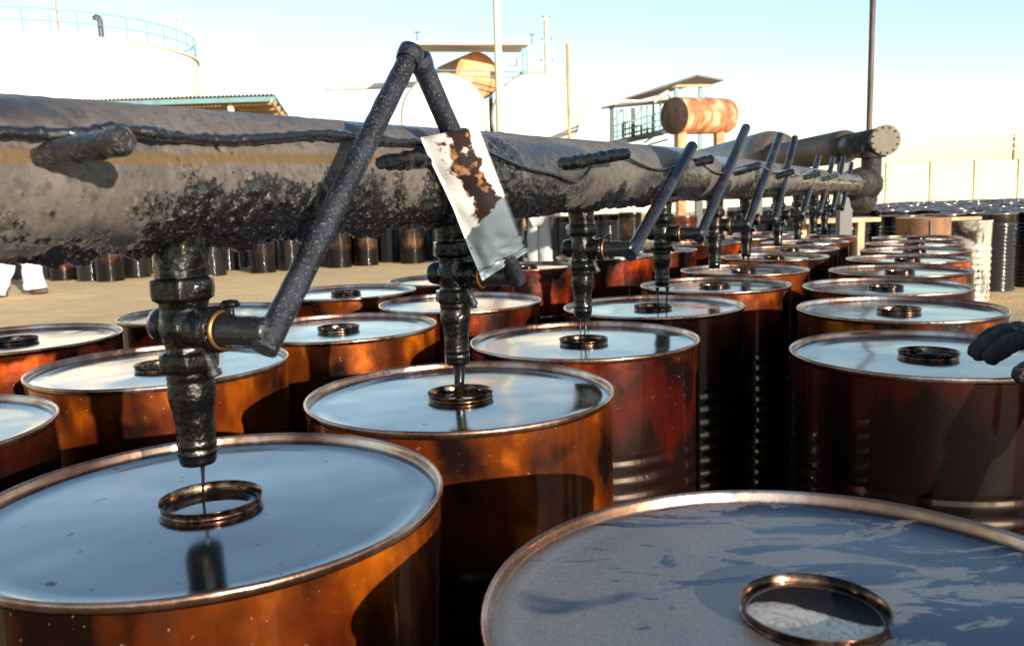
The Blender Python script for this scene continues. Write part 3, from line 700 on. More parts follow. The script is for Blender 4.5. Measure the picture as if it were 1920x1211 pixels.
FARM = _b.mesh('ribbed_drum', [M['ribbed'], M['far_lid']]); FARM.polygons.foreach_set('material_index', [0]*nb+[1]*(len(FARM.polygons)-nb))
taken = []
def yard_drum(x, y, k, label, group, detailed=True):
    if any((x-a)**2+(y-b)**2 < .245 for a, b in taken): return None
    taken.append((x, y))
    if detailed:
        d = thing('ribbed_drum', (x, y, 0), label, 'drum', group); part('body', RB[k], None, d, True); part('lid', RL, None, d, True)
    else:
        d = part('ribbed_drum', FARM, None); d.location = (x, y, 0); tag(d, label, 'drum', group)
    d.rotation_euler.z = random.uniform(0, 6); d.rotation_euler.x = random.uniform(-.006, .006)
    return d
g1 = 'ribbed drums lined up on the sand behind the pipe'
front = [(78, 525, 'ribbed', 'dark ribbed drum on the sand beside the white clad walker'), (108, 527, 'ribbed_red', 'red-brown ribbed drum in the sand row near the white clad walker'),
 (132, 527, 'ribbed', 'black ribbed drum just right of the red-brown one on the sand'), (160, 528, 'ribbed', 'black ribbed drum third along from the red-brown one on the sand'),
 (196, 529, 'ribbed_brown', 'ribbed drum with a bright glint, last before the nearest tap neck'), (248, 522, 'ribbed', 'dark ribbed drum half hidden by the nearest tap neck'), (272, 522, 'ribbed_red', 'reddish ribbed drum touching the nearest tap neck'),
 (392, 519, 'ribbed', 'dark ribbed drum right of the nearest tap neck'), (421, 518, 'ribbed_brown', 'brown glinting ribbed drum right of the nearest tap neck'), (487, 513, 'ribbed_brown', 'ribbed drum with a gold glint left of the long lever'),
 (540, 508, 'ribbed', 'black ribbed drum crossed by the long lever'), (576, 505, 'ribbed', 'black ribbed drum right behind the long lever'), (633, 503, 'ribbed_brown', 'brown ribbed drum with a bright gold streak, first right of the long lever'),
 (684, 499, 'ribbed_brown', 'brown ribbed drum with a bright gold streak, second right of the long lever'), (728, 497, 'ribbed', 'black ribbed drum in the gap between two glinting ones'), (772, 495, 'ribbed_brown', 'brown ribbed drum left of the second tap neck')]
for px, py, k, lab in front:
    p = G(px, py); yard_drum(p.x, p.y+.25, k, lab, g1)
for row in range(0, 4):
    k = 0; px = -60+(24 if row % 2 else 0)
    while px < 1010:
        p = G(px, 526-.042*px); x, y = p.x+random.uniform(-.04, .04), p.y+.27+row*.46
        if not (row == 0 and (215 < px < 235)): yard_drum(x, y, random.choice(('ribbed', 'ribbed', 'ribbed_brown')), 'ribbed drum standing behind the front row on the sand', 'ribbed drums behind the front row on the sand', False)
        px += .515/(p.y/1590.5)
g2 = 'ribbed drums seen under the pipe between the taps'
for px, py, k, lab in [(960, 497, 'ribbed_brown', 'brown ribbed drum behind the hanging sheet, left of the grey trousers'), (1053, 500, 'ribbed', 'ribbed drum right of the grey trousers'), (1140, 492, 'ribbed', 'ribbed drum between the third and fourth taps'), (1185, 484, 'ribbed_brown', 'brown ribbed drum left of the fourth tap'), (1330, 470, 'ribbed', 'ribbed drum between fourth and fifth taps')]:
    p = G(px, py); yard_drum(p.x, p.y+.25, k, lab, g2)
p = at(1278, 405, 13.5); o = yard_drum(p.x, p.y, 'ribbed_red', 'brown drum catching the sun right of the fourth tap', g2)
# the closely packed field of drums before the wall
g3 = 'ribbed drums packed before the cream wall'
nearrow = [(1880, 547, 'ribbed', 'black ribbed drum right of the pale stained drum'), (1925, 553, 'ribbed', 'black ribbed drum cut by the right edge of the view')]
for px, py, k, lab in nearrow:
    p = G(px, py); yard_drum(p.x, p.y+.25, k, lab, 'black ribbed drums at the near corner of the packed field')
cnt = 0
for r in range(0, 19):
    y = 10.6+r*.50
    lo_ = .455*y if r < 6 else (.40*y if r < 11 else .27*y)
    x = lo_+(.28 if r % 2 else 0)
    while x < .70*y:
        xx, yy = x+random.uniform(-.03, .03), y+random.uniform(-.04, .04)
        if yy > 10.5 and not (xx < .5*yy and yy < 12.5):
            if yard_drum(xx, yy, 'ribbed', 'black ribbed drum in the packed field of drums before the cream wall', g3, False): cnt += 1
        x += .56
for px, yy in ((1500, 10.9), (1528, 11.1), (1556, 10.7), (1592, 10.4), (1660, 10.4), (1690, 10.6)):
    p = at(px, 420, yy); yard_drum(p.x, yy, 'ribbed', 'ribbed drum standing behind the bench', 'ribbed drums behind the bench')
# pale stained drum, brown open drum, bench
p = G(1829, 566); d = thing('pale_drum', (p.x, p.y+.2, 0), 'pale ribbed drum streaked with black stains beside the outer row', 'drum')
prof = [(.22, 0), (.232, .005), (.232, .02)]
for k in range(49): prof.append((.222+.011*(.5-.5*math.cos(2*PI*k/6)), .03+.58*k/48))
prof += [(.226, .65), (.226, .86), (.232, .87), (.232, .888), (.226, .89)]
part('body', MB().lathe(prof, 48, cap=(True, False)), M['pale_drum'], d, True)
part('lid', MB().lathe([(.228, .875), (.0, .872)], 32, cap=(False, False)), M['brown'], d, True)
solo('plank', MB().box((p.x-.1, p.y+.2, .91), (.42, .1, .035)), M['timber'], (p.x-.1, p.y+.2, .89), 'short timber board lying across the pale stained drum', 'board')
p = at(1731, 420, 8.9); d = thing('open_drum', (p.x, 8.9, 0), 'open brown drum without ribs behind the outer row', 'drum')
part('body', MB().lathe([(.26, 0), (.268, .01), (.268, .5), (.262, .94), (.272, .95), (.266, .958), (.258, .95), (.258, .3), (0, .29)], 48, cap=(True, False)), M['brown'], d, True)
part('seam', MB().box((-.05, -.268, .5), (.012, .008, .86)), M['rust_dark'], d, True)
a = at(1500, 415, 9.2); b = at(1637, 416, 9.2)
bn = thing('work_bench', ((a.x+b.x)/2, 9.2, 0), 'rough timber bench under the end of the pipe', 'bench')
part('bench_top', MB().box(((a.x+b.x)/2, 9.2, a.z), (b.x-a.x, .4, .045)), M['timber'], bn)
for x in (a.x+.08, b.x-.2): 
    for y in (9.05, 9.35): part('leg', MB().box((x, y, (a.z-.023)/2), (.07, .07, a.z-.024)), M['timber'], bn)

# ------------------------------------------------------------------ storage tank at left
TY = 44.0; cxp = at(85, 100, TY); RT = 7.15; zt = at(100, 54, TY-RT).z
tk = thing('storage_tank', (cxp.x, TY, 0), 'huge white cylindrical storage tank with a railed top', 'tank')
part('shell', MB().lathe([(RT, 0), (RT, zt*.25), (RT, zt*.5), (RT, zt*.75), (RT, zt-.1)], 120, cap=(False, False)), M['white'], tk, True)
part('roof', MB().lathe([(RT-.02, zt-.02), (RT*.5, zt+.28), (0.02, zt+.5)], 96, cap=(False, False)), M['white'], tk, True)
part('rim_ring', MB().lathe([(RT, zt-.1), (RT+.09, zt-.09), (RT+.09, zt), (RT-.05, zt+.005)], 120, cap=(False, False)), M['concrete'], tk, True)
rail = MB()
for h in (.52, 1.02): rail.tube([(math.cos(2*PI*k/72)*(RT-.05), math.sin(2*PI*k/72)*(RT-.05), zt+h) for k in range(73)], .022, 6)
part('handrail', rail, M['blue_steel'], tk, True)
pm = MB().tube([(0, 0, 0), (0, 0, 1.02)], .025, 6).mesh('rail_post', M['blue_steel'])
for k in range(42):
    q = 2*PI*k/42; o = part('rail_post', pm, None, tk, True); o.location = (math.cos(q)*(RT-.05), math.sin(q)*(RT-.05), zt)
def toploc(px, back=.3):
    x = at(px, 60, TY-RT+back).x-cxp.x; return x, -math.sqrt(max(.1, (RT-back)**2-x*x))
x, y = toploc(86); mb = MB().tube([(x, y, zt), (x, y, zt+1.75)], .045, 8); mb.lathe([(.05, 0), (.2, .02), (.16, .14), (.03, .2)], 14, origin=(x, y, zt+1.72)); part('top_lamp', mb, M['red_lamp'], tk, True)
x, y = toploc(145); mb = MB().tube([(x, y, zt), (x, y, zt+.75), (x-.05, y, zt+.93), (x-.2, y, zt+.95)], .11, 10); mb.lathe([(.15, -.1), (.16, .02), (.1, .08)], 12, origin=(x-.15, y, zt+.92)); part('vent_pipe', mb, M['dark_steel'], tk, True)
x, y = RT-.2, -.5; mb = MB().tube([(x, y, zt), (x, y, zt+1.7)], .035, 8).box((x-.05, y-.05, zt+1.72), (.2, .25, .28)); part('floodlight', mb, M['concrete'], tk, True)

# ------------------------------------------------------------------ open shed
def corr(a, b, c, d, n, amp):
    """corrugated sheet, a-b the near edge, d-c the far one"""
    a, b, c, d = map(Vector, (a, b, c, d)); top = []
    N = n*4
    for e0, e1 in ((a, b), (d, c)):
        for k in range(N+1): top.append(e0.lerp(e1, k/N)+Vector((0, 0, amp*math.sin(k*PI/2))))
    m = MB(); lowr = [p-Vector((0, 0, .02)) for p in top]
    f = [(k, k+1, N+1+k+1, N+1+k) for k in range(N)]; q = len(top)
    m.add(top+lowr, f+[tuple(q+i for i in x[::-1]) for x in f]+[(k, q+k, q+k+1, k+1) for k in range(N)]+[(N+1+k+1, q+N+2+k, q+N+1+k, N+1+k) for k in range(N)], False); return m
NL, NR_, FR, FL = at(60, 190, 30), at(514, 176, 30), at(541, 216, 34), at(20, 236, 35)
sh = thing('open_shed', (-12, 31, 0), 'long open shed with a corrugated roof in front of the white storage tank', 'shed')
part('roof', corr(NL, NR_, FR, FL, 60, .035), M['roof_teal'], sh)
part('eave_beam', MB().beam(NL-Vector((0, -.12, .16)), NR_-Vector((0, -.12, .16)), .1, .16), M['blue_steel'], sh)
for k in range(4):
    f = .22+k*.24; a = NR_.lerp(FR, f)-Vector((.05, 0, .14)); b = NL.lerp(FL, f)-Vector((0, 0, .14)); part('purlin', MB().beam(a, b, .08, .12), M['timber'], sh)
part('gable_rafter', MB().beam(NR_-Vector((.12, 0, .24)), FR-Vector((.12, 0, .24)), .08, .14), M['timber'], sh)
for px, Y in ((432, 30.5), (250, 30.5), (536, 33.8)):
    p = at(px, 190, Y); zt_ = p.z-.12 if px != 536 else FR.z-.35; part('post', MB().beam((p.x, Y, 0), (p.x, Y, zt_), .17), M['concrete'], sh)
part('brace', MB().beam(at(420, 183, 30.4), at(434, 196, 30.5), .1), M['concrete'], sh)
part('back_wall', MB().box(((NL.x+FR.x)/2, 35.2, 1.9), (FR.x-NL.x, .15, 3.8)), M['brown'], sh)

# ------------------------------------------------------------------ pipelines, horizontal tanks
def pipeline(pts, r, label):
    mb = MB().tube(smooth_path(pts, 5), r, 14)
    return solo('pipeline', mb, M['white_stained'], pts[0], label, 'pipeline')
a = at(601, 166, 40); pipeline([Vector((a.x, 40, 0)), Vector((a.x, 40, a.z-.7)), Vector((a.x, 40, a.z-.25)), Vector((a.x+.1, 40, a.z-.07)), Vector((a.x+.3, 40, a.z)), Vector((a.x+1, 40, a.z)), Vector((at(840, 160, 40).x, 40, a.z+.05))], .135, 'pale overhead pipeline turning down behind the long pipe, left of the tall lever')
a = at(1060, 190, 36); b = at(1262, 189, 36); pipeline([a, a.lerp(b, .5), b], .10, 'straight pale pipeline running from the round tank end to the rusty tank')
def htank(px, py, Y, rpx, label, length, m):
    c = at(px, py, Y); r = rpx/1590.5*Y; axd = Vector((c.x*.3, Y, 0)).normalized()
    tkk = thing('horizontal_tank', (c.x, Y, 0), label, 'tank', 'white horizontal tanks')
    part('shell', MB().lathe([(r, .05), (r, length)], 72, axis=axd, origin=c, cap=(False, True)), m, tkk)
    part('end_plate', MB().lathe([(.0, -.06), (r*.5, -.045), (r*.97, -.0), (r, .02), (r, .05)], 72, axis=axd, origin=c, cap=(False, False)), m, tkk)
    part('rim_ring', MB().lathe([(r, .0), (r+.045, .01), (r+.045, .09), (r, .1)], 72, axis=axd, origin=c, cap=(False, False)), M['rim_steel'], tkk)
    for f in (.2, .75):
        q = c+axd*length*f; part('saddle', MB().box((q.x, q.y, (c.z-r*.7)/2), (r*1.5, .35, c.z-r*.7)), M['concrete'], tkk)
    return c, r
htank(833, 221, 32, 78, 'white round tank end right of the tall lever, left of the concrete pole', 7, M['white_stained'])
htank(1004, 221, 32, 79, 'white round tank end right of the concrete pole with stains low down', 7, M['white_stained'])
# elevated rusty tank under a canopy
c = at(896, 143, 34.5); r = .92; axd = Vector((-.42, .9, 0)).normalized()
rt_ = thing('rusty_tank', (c.x, c.y, 0), 'orange rusty tank on a stand between the two white tanks', 'tank')
part('shell', MB().lathe([(r, .04), (r, 3.)], 56, axis=axd, origin=c, cap=(False, True)), M['rust'], rt_)
part('end_plate', MB().lathe([(0, -.06), (r*.6, -.05), (r*.96, -.0), (r, .04)], 56, axis=axd, origin=c, cap=(False, False)), M['rust'], rt_)
for dx in (-.6, .6):
    for s_ in (.3, 2.4):
        q = c+axd*s_; part('leg', MB().beam((q.x+dx, q.y, 0), (q.x+dx, q.y, c.z-.6), .16), M['dark_steel'], rt_)
cn = thing('canopy', (c.x, 34, 0), 'flat canopy roof on thin posts above the orange rusty tank', 'canopy')
a, b = at(772, 84, 33), at(993, 84, 33); a2, b2 = at(785, 98, 38), at(974, 99, 38)
m = MB(); th = Vector((0, 0, .12)); m.add([a, b, b2, a2, a+th, b+th, b2+th, a2+th], [(0, 3, 2, 1), (4, 5, 6, 7), (0, 1, 5, 4), (1, 2, 6, 5), (2, 3, 7, 6), (3, 0, 4, 7)], False)
part('roof', m, [M['roof_pale'], M['roof_dark']], cn)
for px, Y in ((779, 33.2), (980, 33.2), (988, 36.6), (781, 36.6)):
    p = at(px, 110, Y); part('post', MB().beam((p.x, Y, 0), (p.x, Y, at(px, 90, Y).z), .07), M['blue_steel'], cn)
m = MB()
for y_ in (131, 141): m.tube([at(785, y_, 33.3), at(985, y_+5, 33.3)], .025, 6)
m.tube([at(985, 133, 33.3), at(940, 165, 33.3)], .04, 6)
part('handrail', m, M['blue_steel'], cn)
p = at(962, 117, 33.6); part('panel_box', MB().box(p, (.32, .2, .26)), M['roof_pale'], cn)
for px, Y, t0 in ((782, 36.5, 61), (997, 36.5, 65)):
    a_ = at(px, 82, Y); b_ = at(px, t0, Y); part('roof_vent', MB().tube([a_, b_], .025, 6).box(b_, (.24, .05, .04)), M['dark_steel'], cn)

# ------------------------------------------------------------------ poles
def pole(name, px, top, Y, r0, r1, m, label, arms=()):
    b = at(px, top, Y); q = at(px, 300, Y); x = (b.x+q.x)/2; pl_ = thing(name, (x, Y, 0), label, 'pole')
    part('shaft', MB().tube([(0, 0, 0), (0, 0, b.z*.5), (0, 0, b.z)], [r0, (r0+r1)/2, r1], 12), m, pl_, True)
    for y_, w in arms:
        z = at(px, y_, Y).z; part('crossarm', MB().box((0, -.12, z), (w, .1, .1)), M['concrete'], pl_, True)
        for s_ in (-1, 1): part('insulator', MB().lathe([(.05, 0), (.06, .05), (.03, .12), (.02, .2)], 8, origin=(s_*w*.45, -.12, z+.05)), M['dark_steel'], pl_, True)
    return pl_
pole('concrete_pole', 935, -40, 24, .15, .09, M['concrete'], 'tall pale concrete pole between the two white tank ends')
pole('steel_pole', 1066, 82, 24, .045, .045, M['rust'], 'thin rusty steel pole in front of the second white tank end')
pole('utility_pole', 1027, 31, 62, .26, .17, M['concrete'], 'far concrete utility pole above the second white tank', ((36, .5), (78, .7), (118, .8)))
pole('utility_pole', 1003, 112, 66, .16, .1, M['concrete'], 'short grey utility pole left of the tall far one', ((117, 1.1),))
pole('mast', 1633, -60, 15, .048, .048, M['rust_dark'], 'thin dark steel mast rising behind the blank flange')
pole('utility_pole', 1901, 252, 95, .2, .12, M['brown'], 'distant lattice-like utility pole with crossarms beyond the cream wall', ((256, 2.0), (267, 2.2), (279, 2.2)))

# ------------------------------------------------------------------ loading platform and rusty tank at right
lf = thing('loading_platform', (at(1200, 240, 30).x, 30, 0), 'pale blue steel loading gantry with railings and dark sloping roofs', 'platform')
Y0, Y1 = 28.5, 33.0
def pp(px, py, f): return at(px, py, Y0+(Y1-Y0)*f)
part('deck', MB().beam(pp(1146, 270, 0), pp(1262, 243, 1), .5, .14), M['dark_steel'], lf)
for k, (px, y0, y1) in enumerate([(1147, 203, 275), (1157, 205, 268), (1169, 205, 266), (1187, 203, 262), (1203, 200, 258), (1213, 199, 255), (1225, 197, 252), (1238, 196, 248), (1246, 195, 247)]):
    f = (px-1146)/116; part('post', MB().beam(pp(px, y0, f), pp(px, y1, f), .13 if k in (0, 3) else .07), M['dark_steel'] if k in (0, 3) else M['blue_steel'], lf)
for y0, y1 in ((238, 208), (250, 222), (259, 234)): part('railing', MB().beam(pp(1146, y0, 0), pp(1250, y1, .9), .055), M['blue_steel'], lf)
m = MB()
for px in range(1152, 1250, 7):
    f = (px-1146)/116; m.beam(pp(px, 238-(px-1146)*.28, f), pp(px, 262-(px-1146)*.2, f), .035)
part('balusters', m, M['blue_steel'], lf)
for k, (x0, y0, x1, y1) in enumerate([(1148, 230, 1166, 206), (1188, 224, 1202, 202), (1208, 268, 1250, 238), (1200, 262, 1244, 252), (1215, 272, 1252, 262)]):
    part('brace', MB().beam(at(x0, y0, 30.3), at(x1, y1, 30.3), .06), M['blue_steel'], lf)
def slab(q, th, m_, name):
    q = [Vector(x) for x in q]; n = len(q); m = MB(); up_ = Vector((0, 0, th))
    m.add(q+[x+up_ for x in q], [tuple(range(n))[::-1], tuple(range(n, 2*n))]+[(i, (i+1) % n, n+(i+1) % n, n+i) for i in range(n)], False); return part(name, m, m_, lf)
slab([at(1127, 205, 28.3), at(1152, 199, 27.9), at(1262, 188, 32.5), at(1256, 194, 33.4)], .05, M['roof_dark'], 'lower_roof')
slab([at(1172, 187, 28.0), at(1308, 143, 30.0), at(1312, 158, 33.5), at(1200, 188, 32)], .06, M['roof_dark'], 'upper_roof')
slab([at(1308.5, 143, 30.0), at(1357, 152, 30.0), at(1318, 164, 33.5), at(1312.5, 158, 33.5)], .06, M['roof_dark'], 'upper_roof')
for px, y0, y1, w in ((1268, 156, 190, .14), (1313, 160, 190, .13)): part('post', MB().beam(at(px, y0, 30.5), at(px, y1+120, 30.5), w), M['blue_steel'], lf)
part('roof_beam', MB().beam(at(1246, 162, 30.4), at(1334, 161, 30.4), .09), M['timber'], lf)
part('panel_box', MB().box(at(1329, 178, 30.6), (.24, .15, .17)), M['roof_pale'], lf)
part('tie_pipe', MB().tube([at(1225, 190, 30.2), at(1252, 174, 30.2), at(1258, 182, 30.2), at(1260, 190, 30.2)], .1, 10), M['roof_pale'], lf)
a, b = at(1264, 218, 27.2), at(1362, 218, 28.8); axd = (b-a); ln = axd.length; axd.normalize(); r = .575
rk = thing('rusty_tank', ((a.x+b.x)/2, 28, 0), 'rust-streaked tank lying across in front of the gantry, dark left end', 'tank')
part('shell', MB().lathe([(r, 0), (r, ln*.5), (r, ln-.2), (r*.97, ln-.08), (r*.85, ln)], 56, axis=axd, origin=a, cap=(False, True)), M['rust_pale'], rk)
part('end_plate', MB().lathe([(0, -.05), (r*.7, -.04), (r*.97, -.005), (r, .0)], 48, axis=axd, origin=a, cap=(False, False)), M['rust_dark'], rk)  # darker material puts the shade of the left end into its colour
for f in (.12, .85):
    q = a+axd*ln*f; part('leg', MB().box((q.x, q.y, (q.z-r*.8)/2), (.25, .5, q.z-r*.8)), M['rust'], rk)

# ------------------------------------------------------------------ people
def skinned(name, verts, edges, radii, m, parent, root=0, sub=2):
    me = bpy.data.meshes.new(name); me.from_pydata([tuple(v) for v in verts], edges, []); me.materials.append(m)
    o = bpy.data.objects.new(name, me); C.objects.link(o)
    if parent: o.parent = parent
    sk_ = o.modifiers.new('skin', 'SKIN'); sk_.use_smooth_shade = True
    for i, v in enumerate(me.skin_vertices[0].data):
        rr_ = radii[i]; v.radius = rr_ if hasattr(rr_, '__len__') else (rr_, rr_); v.use_root = (i == root)
    ss_ = o.modifiers.new('smooth', 'SUBSURF'); ss_.levels = sub; ss_.render_levels = sub
    return o
skinm = mat('brown_skin', (.22, .12, .075), .5); hairm = mat('black_hair', (.012, .01, .01), .6)
def cloth(name, col):
    m = mat(name, col, .85); t = T(m); v = t.coord((1, 1, .5)); t.bump(t.noise(v, 14, 3), .5, .03); return m
def add_hand(V, E, R, i, d, inward):
    """palm, four bent fingers and a thumb on wrist vertex i; d points along the hand, inward towards the body"""
    d = Vector(d).normalized(); n = Vector(inward).normalized(); w = d.cross(n).normalized(); o = Vector(V[i])
    k = len(V); V.append(tuple(o+d*.05)); E.append((i, k)); R.append((.030, .022)); 
    for q, (a, l) in enumerate(((-.028, .070), (-.009, .080), (.010, .075), (.028, .060))):
        b = len(V); p0 = o+d*.075+w*a
        V += [tuple(p0), tuple(p0+d*l*.5+n*.006), tuple(p0+d*l+n*.024)]; R += [.0105, .0095, .008]; E += [(k, b), (b, b+1), (b+1, b+2)]
    b = len(V); p0 = o+d*.030-w*.030+n*.012; V += [tuple(p0), tuple(p0+d*.030-w*.010+n*.012), tuple(p0+d*.055-w*.008+n*.020)]; R += [.013, .011, .009]; E += [(k, b), (b, b+1), (b+1, b+2)]
def head_parts(c, fw, p, local):
    """hair, ears, eyes, nose and mouth round a head centred on c that looks along fw"""
    c, fw = Vector(c), Vector(fw).normalized(); sd = fw.cross(Vector((0, 0, 1)))
    def cap_d(q_, a_): return Vector((q_.x, q_.y, q_.z))
    part('hair', MB().lathe([(0, .125), (.04, .12), (.078, .095), (.098, .055), (.104, .015), (.100, -.02), (.090, -.045)], 24, origin=c-fw*.022, cap=(False, False)), hairm, p, local)
    for s_ in (-1, 1):
        part('eye', MB().lathe([(0, -.006), (.010, -.002), (.010, .002), (0, .006)], 10, axis=fw, origin=c+fw*.083+sd*.032*s_+Vector((0, 0, .008)), cap=(False, False)), hairm, p, local)
        part('ear', MB().lathe([(0, -.008), (.022, -.004), (.026, .002), (0, .010)], 10, axis=sd*s_, origin=c+sd*.090*s_-Vector((0, 0, .012)), cap=(False, False)), skinm, p, local)
    part('nose', MB().tube([c+fw*.080+Vector((0, 0, .012)), c+fw*.096-Vector((0, 0, .018)), c+fw*.102-Vector((0, 0, .034)), c+fw*.080-Vector((0, 0, .040))], [.008, .011, .014, .010], 10), skinm, p, local)
    part('mouth', MB().tube([c+fw*.072-sd*.024-Vector((0, 0, .066)), c+fw*.082-Vector((0, 0, .065)), c+fw*.072+sd*.024-Vector((0, 0, .066))], [.003, .006, .003], 8), M['rust_dark'], p, local)
def walker(loc, face, trouser_col, shirt_col, label, stride, wide):
    p = thing('person', loc, label, 'person'); p.rotation_euler.z = face
    s_ = stride
    V = [(0, 0, .95), (0, .0, 1.15), (0, -.01, 1.35), (0, -.01, 1.47), (0, .012, 1.55), (0, .02, 1.635), (0, .015, 1.715),
         (-.1, 0, .90), (-.1, s_*.45, .50), (-.1, s_*.5, .09), (-.1, s_*.5+.14, .035), (.1, 0, .90), (.1, -s_*.3, .50), (.1, -s_*.75, .11), (.1, -s_*.75+.14, .035),
         (-.19, -.01, 1.42), (-.25, -.03, 1.15), (-.25, .08, .92), (-.25, .12, .83), (.19, -.01, 1.42), (.25, -.03, 1.15), (.25, .05, .92), (.25, .09, .83)]
    E = [(0, 1), (1, 2), (2, 3), (3, 4), (4, 5), (5, 6), (0, 7), (7, 8), (8, 9), (9, 10), (0, 11), (11, 12), (12, 13), (13, 14), (2, 15), (15, 16), (16, 17), (17, 18), (2, 19), (19, 20), (20, 21), (21, 22)]
    R_ = [(.14, .1), (.13, .09), (.15, .1), (.05, .05), (.07, .08), (.108, .112), (.085, .09), .085, .055, .04, .035, .085, .055, .04, .035, .055, .042, .033, .035, .055, .042, .033, .035]
    for i_, sx in ((18, 1), (22, -1)):
        V[i_] = (V[i_][0], V[i_][1]-.02, V[i_][2]+.05); R_[i_] = .028; add_hand(V, E, R_, i_, (0, .3, -1), (sx, 0, 0))
    skinned('body', V, E, R_, skinm, p)
    tcl = cloth('trouser_cloth', trouser_col); skinned('trousers', [V[0], V[7], V[11]], [(0, 1), (0, 2)], [(.16, .12), .11*wide, .11*wide], tcl, p)
    skinned('shirt', [(0, 0, .86), V[1], V[2], (0, 0, 1.45), V[15], V[16], (V[17][0], V[17][1], .98), V[19], V[20], (V[21][0], V[21][1], .98)], [(0, 1), (1, 2), (2, 3), (2, 4), (4, 5), (5, 6), (2, 7), (7, 8), (8, 9)], [(.18, .13), (.155, .115), (.175, .125), (.075, .075), .075, .062, .05, .075, .062, .05], cloth('shirt_cloth', shirt_col), p)
    for a_, b_, c_ in ((V[7], V[8], V[9]), (V[11], V[12], V[13])):
        pts_ = smooth_path([Vector(a_)+Vector((0, 0, .06)), Vector(a_).lerp(Vector(b_), .5), Vector(b_), Vector(b_).lerp(Vector(c_), .5), Vector((c_[0], c_[1], .10))], 5)
        lg = MB().tube(pts_, [(.105+.045*(k/(len(pts_)-1))**1.5)*wide for k in range(len(pts_))], 20, cap=(True, False), jit=.16, js=7)
        part('trouser_leg', lg, tcl, p, True)
    head_parts((0, .02, 1.645), (0, 1, 0), p, True)
    fx = [(-.1, s_*.5+.05, .05), (.1, -s_*.75+.05, .05)]
    for q in fx: part('shoe', MB().lathe([(.0, -.13), (.04, -.12), (.05, -.05), (.045, .06), (.04, .12), (0, .14)], 12, axis=(0, 1, 0), origin=q), M['rust_dark'], p, True)
    return p
q = G(30, 556); walker((q.x, q.y+.1, 0), math.radians(-75), (.72, .70, .72), (.70, .69, .70), 'person in loose white trousers walking on the sand at the left edge', .42, 1.15)
q = at(1011, 440, 15.0); walker((q.x, 15.0, 0), math.radians(170), (.30, .31, .32), (.62, .58, .5), 'person in grey trousers standing behind the long pipe near the hanging sheet', .05, .95)

# worker at the right edge, of whom the photograph shows the gloved fingers on the lid
tip = G(1846, 677, LIDZ+.016); th_t = G(1905, 710, LIDZ+.010); wr = tip+Vector((.172, .005, .036))
wk = thing('person', (1.32, 1.20, 0), 'person just beyond the right edge resting a black tarry glove on a drum lid', 'person')
o0 = Vector(wk.location)
glm = make_tar('tarry_glove', 1., 70, .45, (.022, .019, .018), .012, .7, .35, .0)
def loc(p): return Vector(p)-o0
gv = [wr+Vector((.03, 0, .012)), wr+Vector((-.02, .0, .0)), wr+Vector((-.065, .004, -.006))]; ge = [(0, 1), (1, 2)]; gr = [(.032, .026), (.040, .026), (.050, .024)]
for k, (dy, ln_, lift) in enumerate([(-.030, 0, 0), (-.008, .010, .006), (.014, .002, .006), (.035, -.022, .002)]):
    kn = wr+Vector((-.082, .030+dy, .006)); tp = tip+Vector((-ln_, dy+.03, 0)); i0 = len(gv)
    md = kn.lerp(tp, .45)+Vector((0, 0, .010+lift)); m2 = kn.lerp(tp, .76)+Vector((0, 0, .006+lift)); tp.z = LIDZ+.013
    gv += [kn, md, m2, tp]; gr += [.0205, .0205, .0190, .0160]; ge += [(2, i0), (i0, i0+1), (i0+1, i0+2), (i0+2, i0+3)]
i0 = len(gv); t0 = wr+Vector((-.03, -.034, -.008)); gv += [t0, t0.lerp(th_t, .5)+Vector((0, -.004, .01)), th_t]; gr += [.021, .019, .0165]; ge += [(1, i0), (i0, i0+1), (i0+1, i0+2)]
BX, BY = -.72, -.42
sh_ = Vector((1.92+BX, 1.80+BY, 1.37)); el = Vector((1.27, 1.54, 1.12))
hip = Vector((2.06+BX, 1.62+BY, .92))
bv = [hip]+[(x+BX, y+BY, z) for x, y, z in ((2.03, 1.62, 1.12), (1.94, 1.62, 1.34), (1.90, 1.62, 1.46), (1.868, 1.62, 1.545), (1.855, 1.62, 1.635), (1.862, 1.62, 1.715),
      (2.06, 1.52, .88), (2.03, 1.50, .48), (2.07, 1.50, .09), (1.94, 1.50, .04), (2.06, 1.72, .88), (2.06, 1.74, .48), (2.10, 1.74, .09), (1.97, 1.74, .04))]+[
      sh_, el, wr+Vector((.03, 0, .012)), (1.93+BX, 1.44+BY, 1.38), (1.92+BX, 1.36+BY, 1.12), (1.82+BX, 1.38+BY, .92), (1.79+BX, 1.39+BY, .83)]
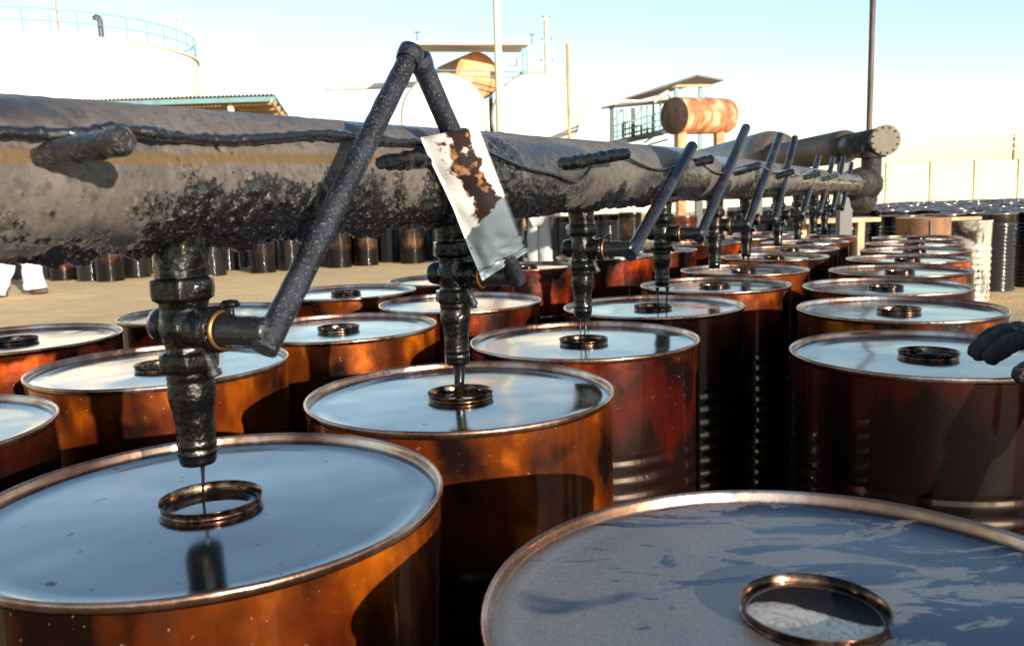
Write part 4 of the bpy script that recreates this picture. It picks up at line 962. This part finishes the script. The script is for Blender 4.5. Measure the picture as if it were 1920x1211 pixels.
be = [(0, 1), (1, 2), (2, 3), (3, 4), (4, 5), (5, 6), (0, 7), (7, 8), (8, 9), (9, 10), (0, 11), (11, 12), (12, 13), (13, 14), (2, 15), (15, 16), (16, 17), (2, 18), (18, 19), (19, 20), (20, 21)]
br = [(.1, .14), (.09, .13), (.1, .15), .05, (.08, .07), (.112, .108), (.09, .085), .085, .055, .04, .035, .085, .055, .04, .035, .055, .04, .028, .055, .04, .03, .035]
bv[21] = (1.80+BX, 1.388+BY, .86); br[21] = .028; add_hand(bv, be, br, 21, (-.3, 0, -1), (0, 1, 0)); skinned('body', [loc(q) for q in bv], be, br, skinm, wk)
skinned('trousers', [loc(bv[i]) for i in (0, 7, 8, 9, 11, 12, 13)], [(0, 1), (1, 2), (2, 3), (0, 4), (4, 5), (5, 6)], [(.14, .14), .10, .085, .08, .10, .085, .08], cloth('dark_trouser', (.05, .05, .055)), wk)
skinned('shirt', [loc(q) for q in ((2.06+BX, 1.62+BY, .86), bv[1], bv[2], bv[3], bv[15], bv[16], Vector(bv[16]).lerp(Vector(bv[17]), .7), bv[18], bv[19], bv[20])], [(0, 1), (1, 2), (2, 3), (2, 4), (4, 5), (5, 6), (2, 7), (7, 8), (8, 9)], [(.13, .17), (.115, .155), (.12, .17), .07, .07, .056, .042, .07, .056, .045], cloth('dark_shirt', (.06, .07, .08)), wk)
head_parts((1.855+BX, 1.62+BY, 1.645), (-1, .1, 0), wk, False)
glv = skinned('glove', [loc(q) for q in gv], ge, gr, glm, wk, 1, 4)
for nm_, sz, st in (('crease', .030, .009), ('crust', .007, .0035)):
    tx = bpy.data.textures.new(nm_, 'CLOUDS'); tx.noise_scale = sz; tx.noise_depth = 3
    dm = glv.modifiers.new(nm_, 'DISPLACE'); dm.texture = tx; dm.strength = st; dm.mid_level = .5; dm.texture_coords = 'LOCAL'
for y_ in (1.50, 1.74): part('shoe', MB().lathe([(.0, -.13), (.04, -.12), (.05, -.05), (.045, .06), (.04, .12), (0, .14)], 12, axis=(-1, 0, 0), origin=((2.03 if y_ < 1.6 else 2.06)+BX, y_+BY, .05)), M['rust_dark'], wk)
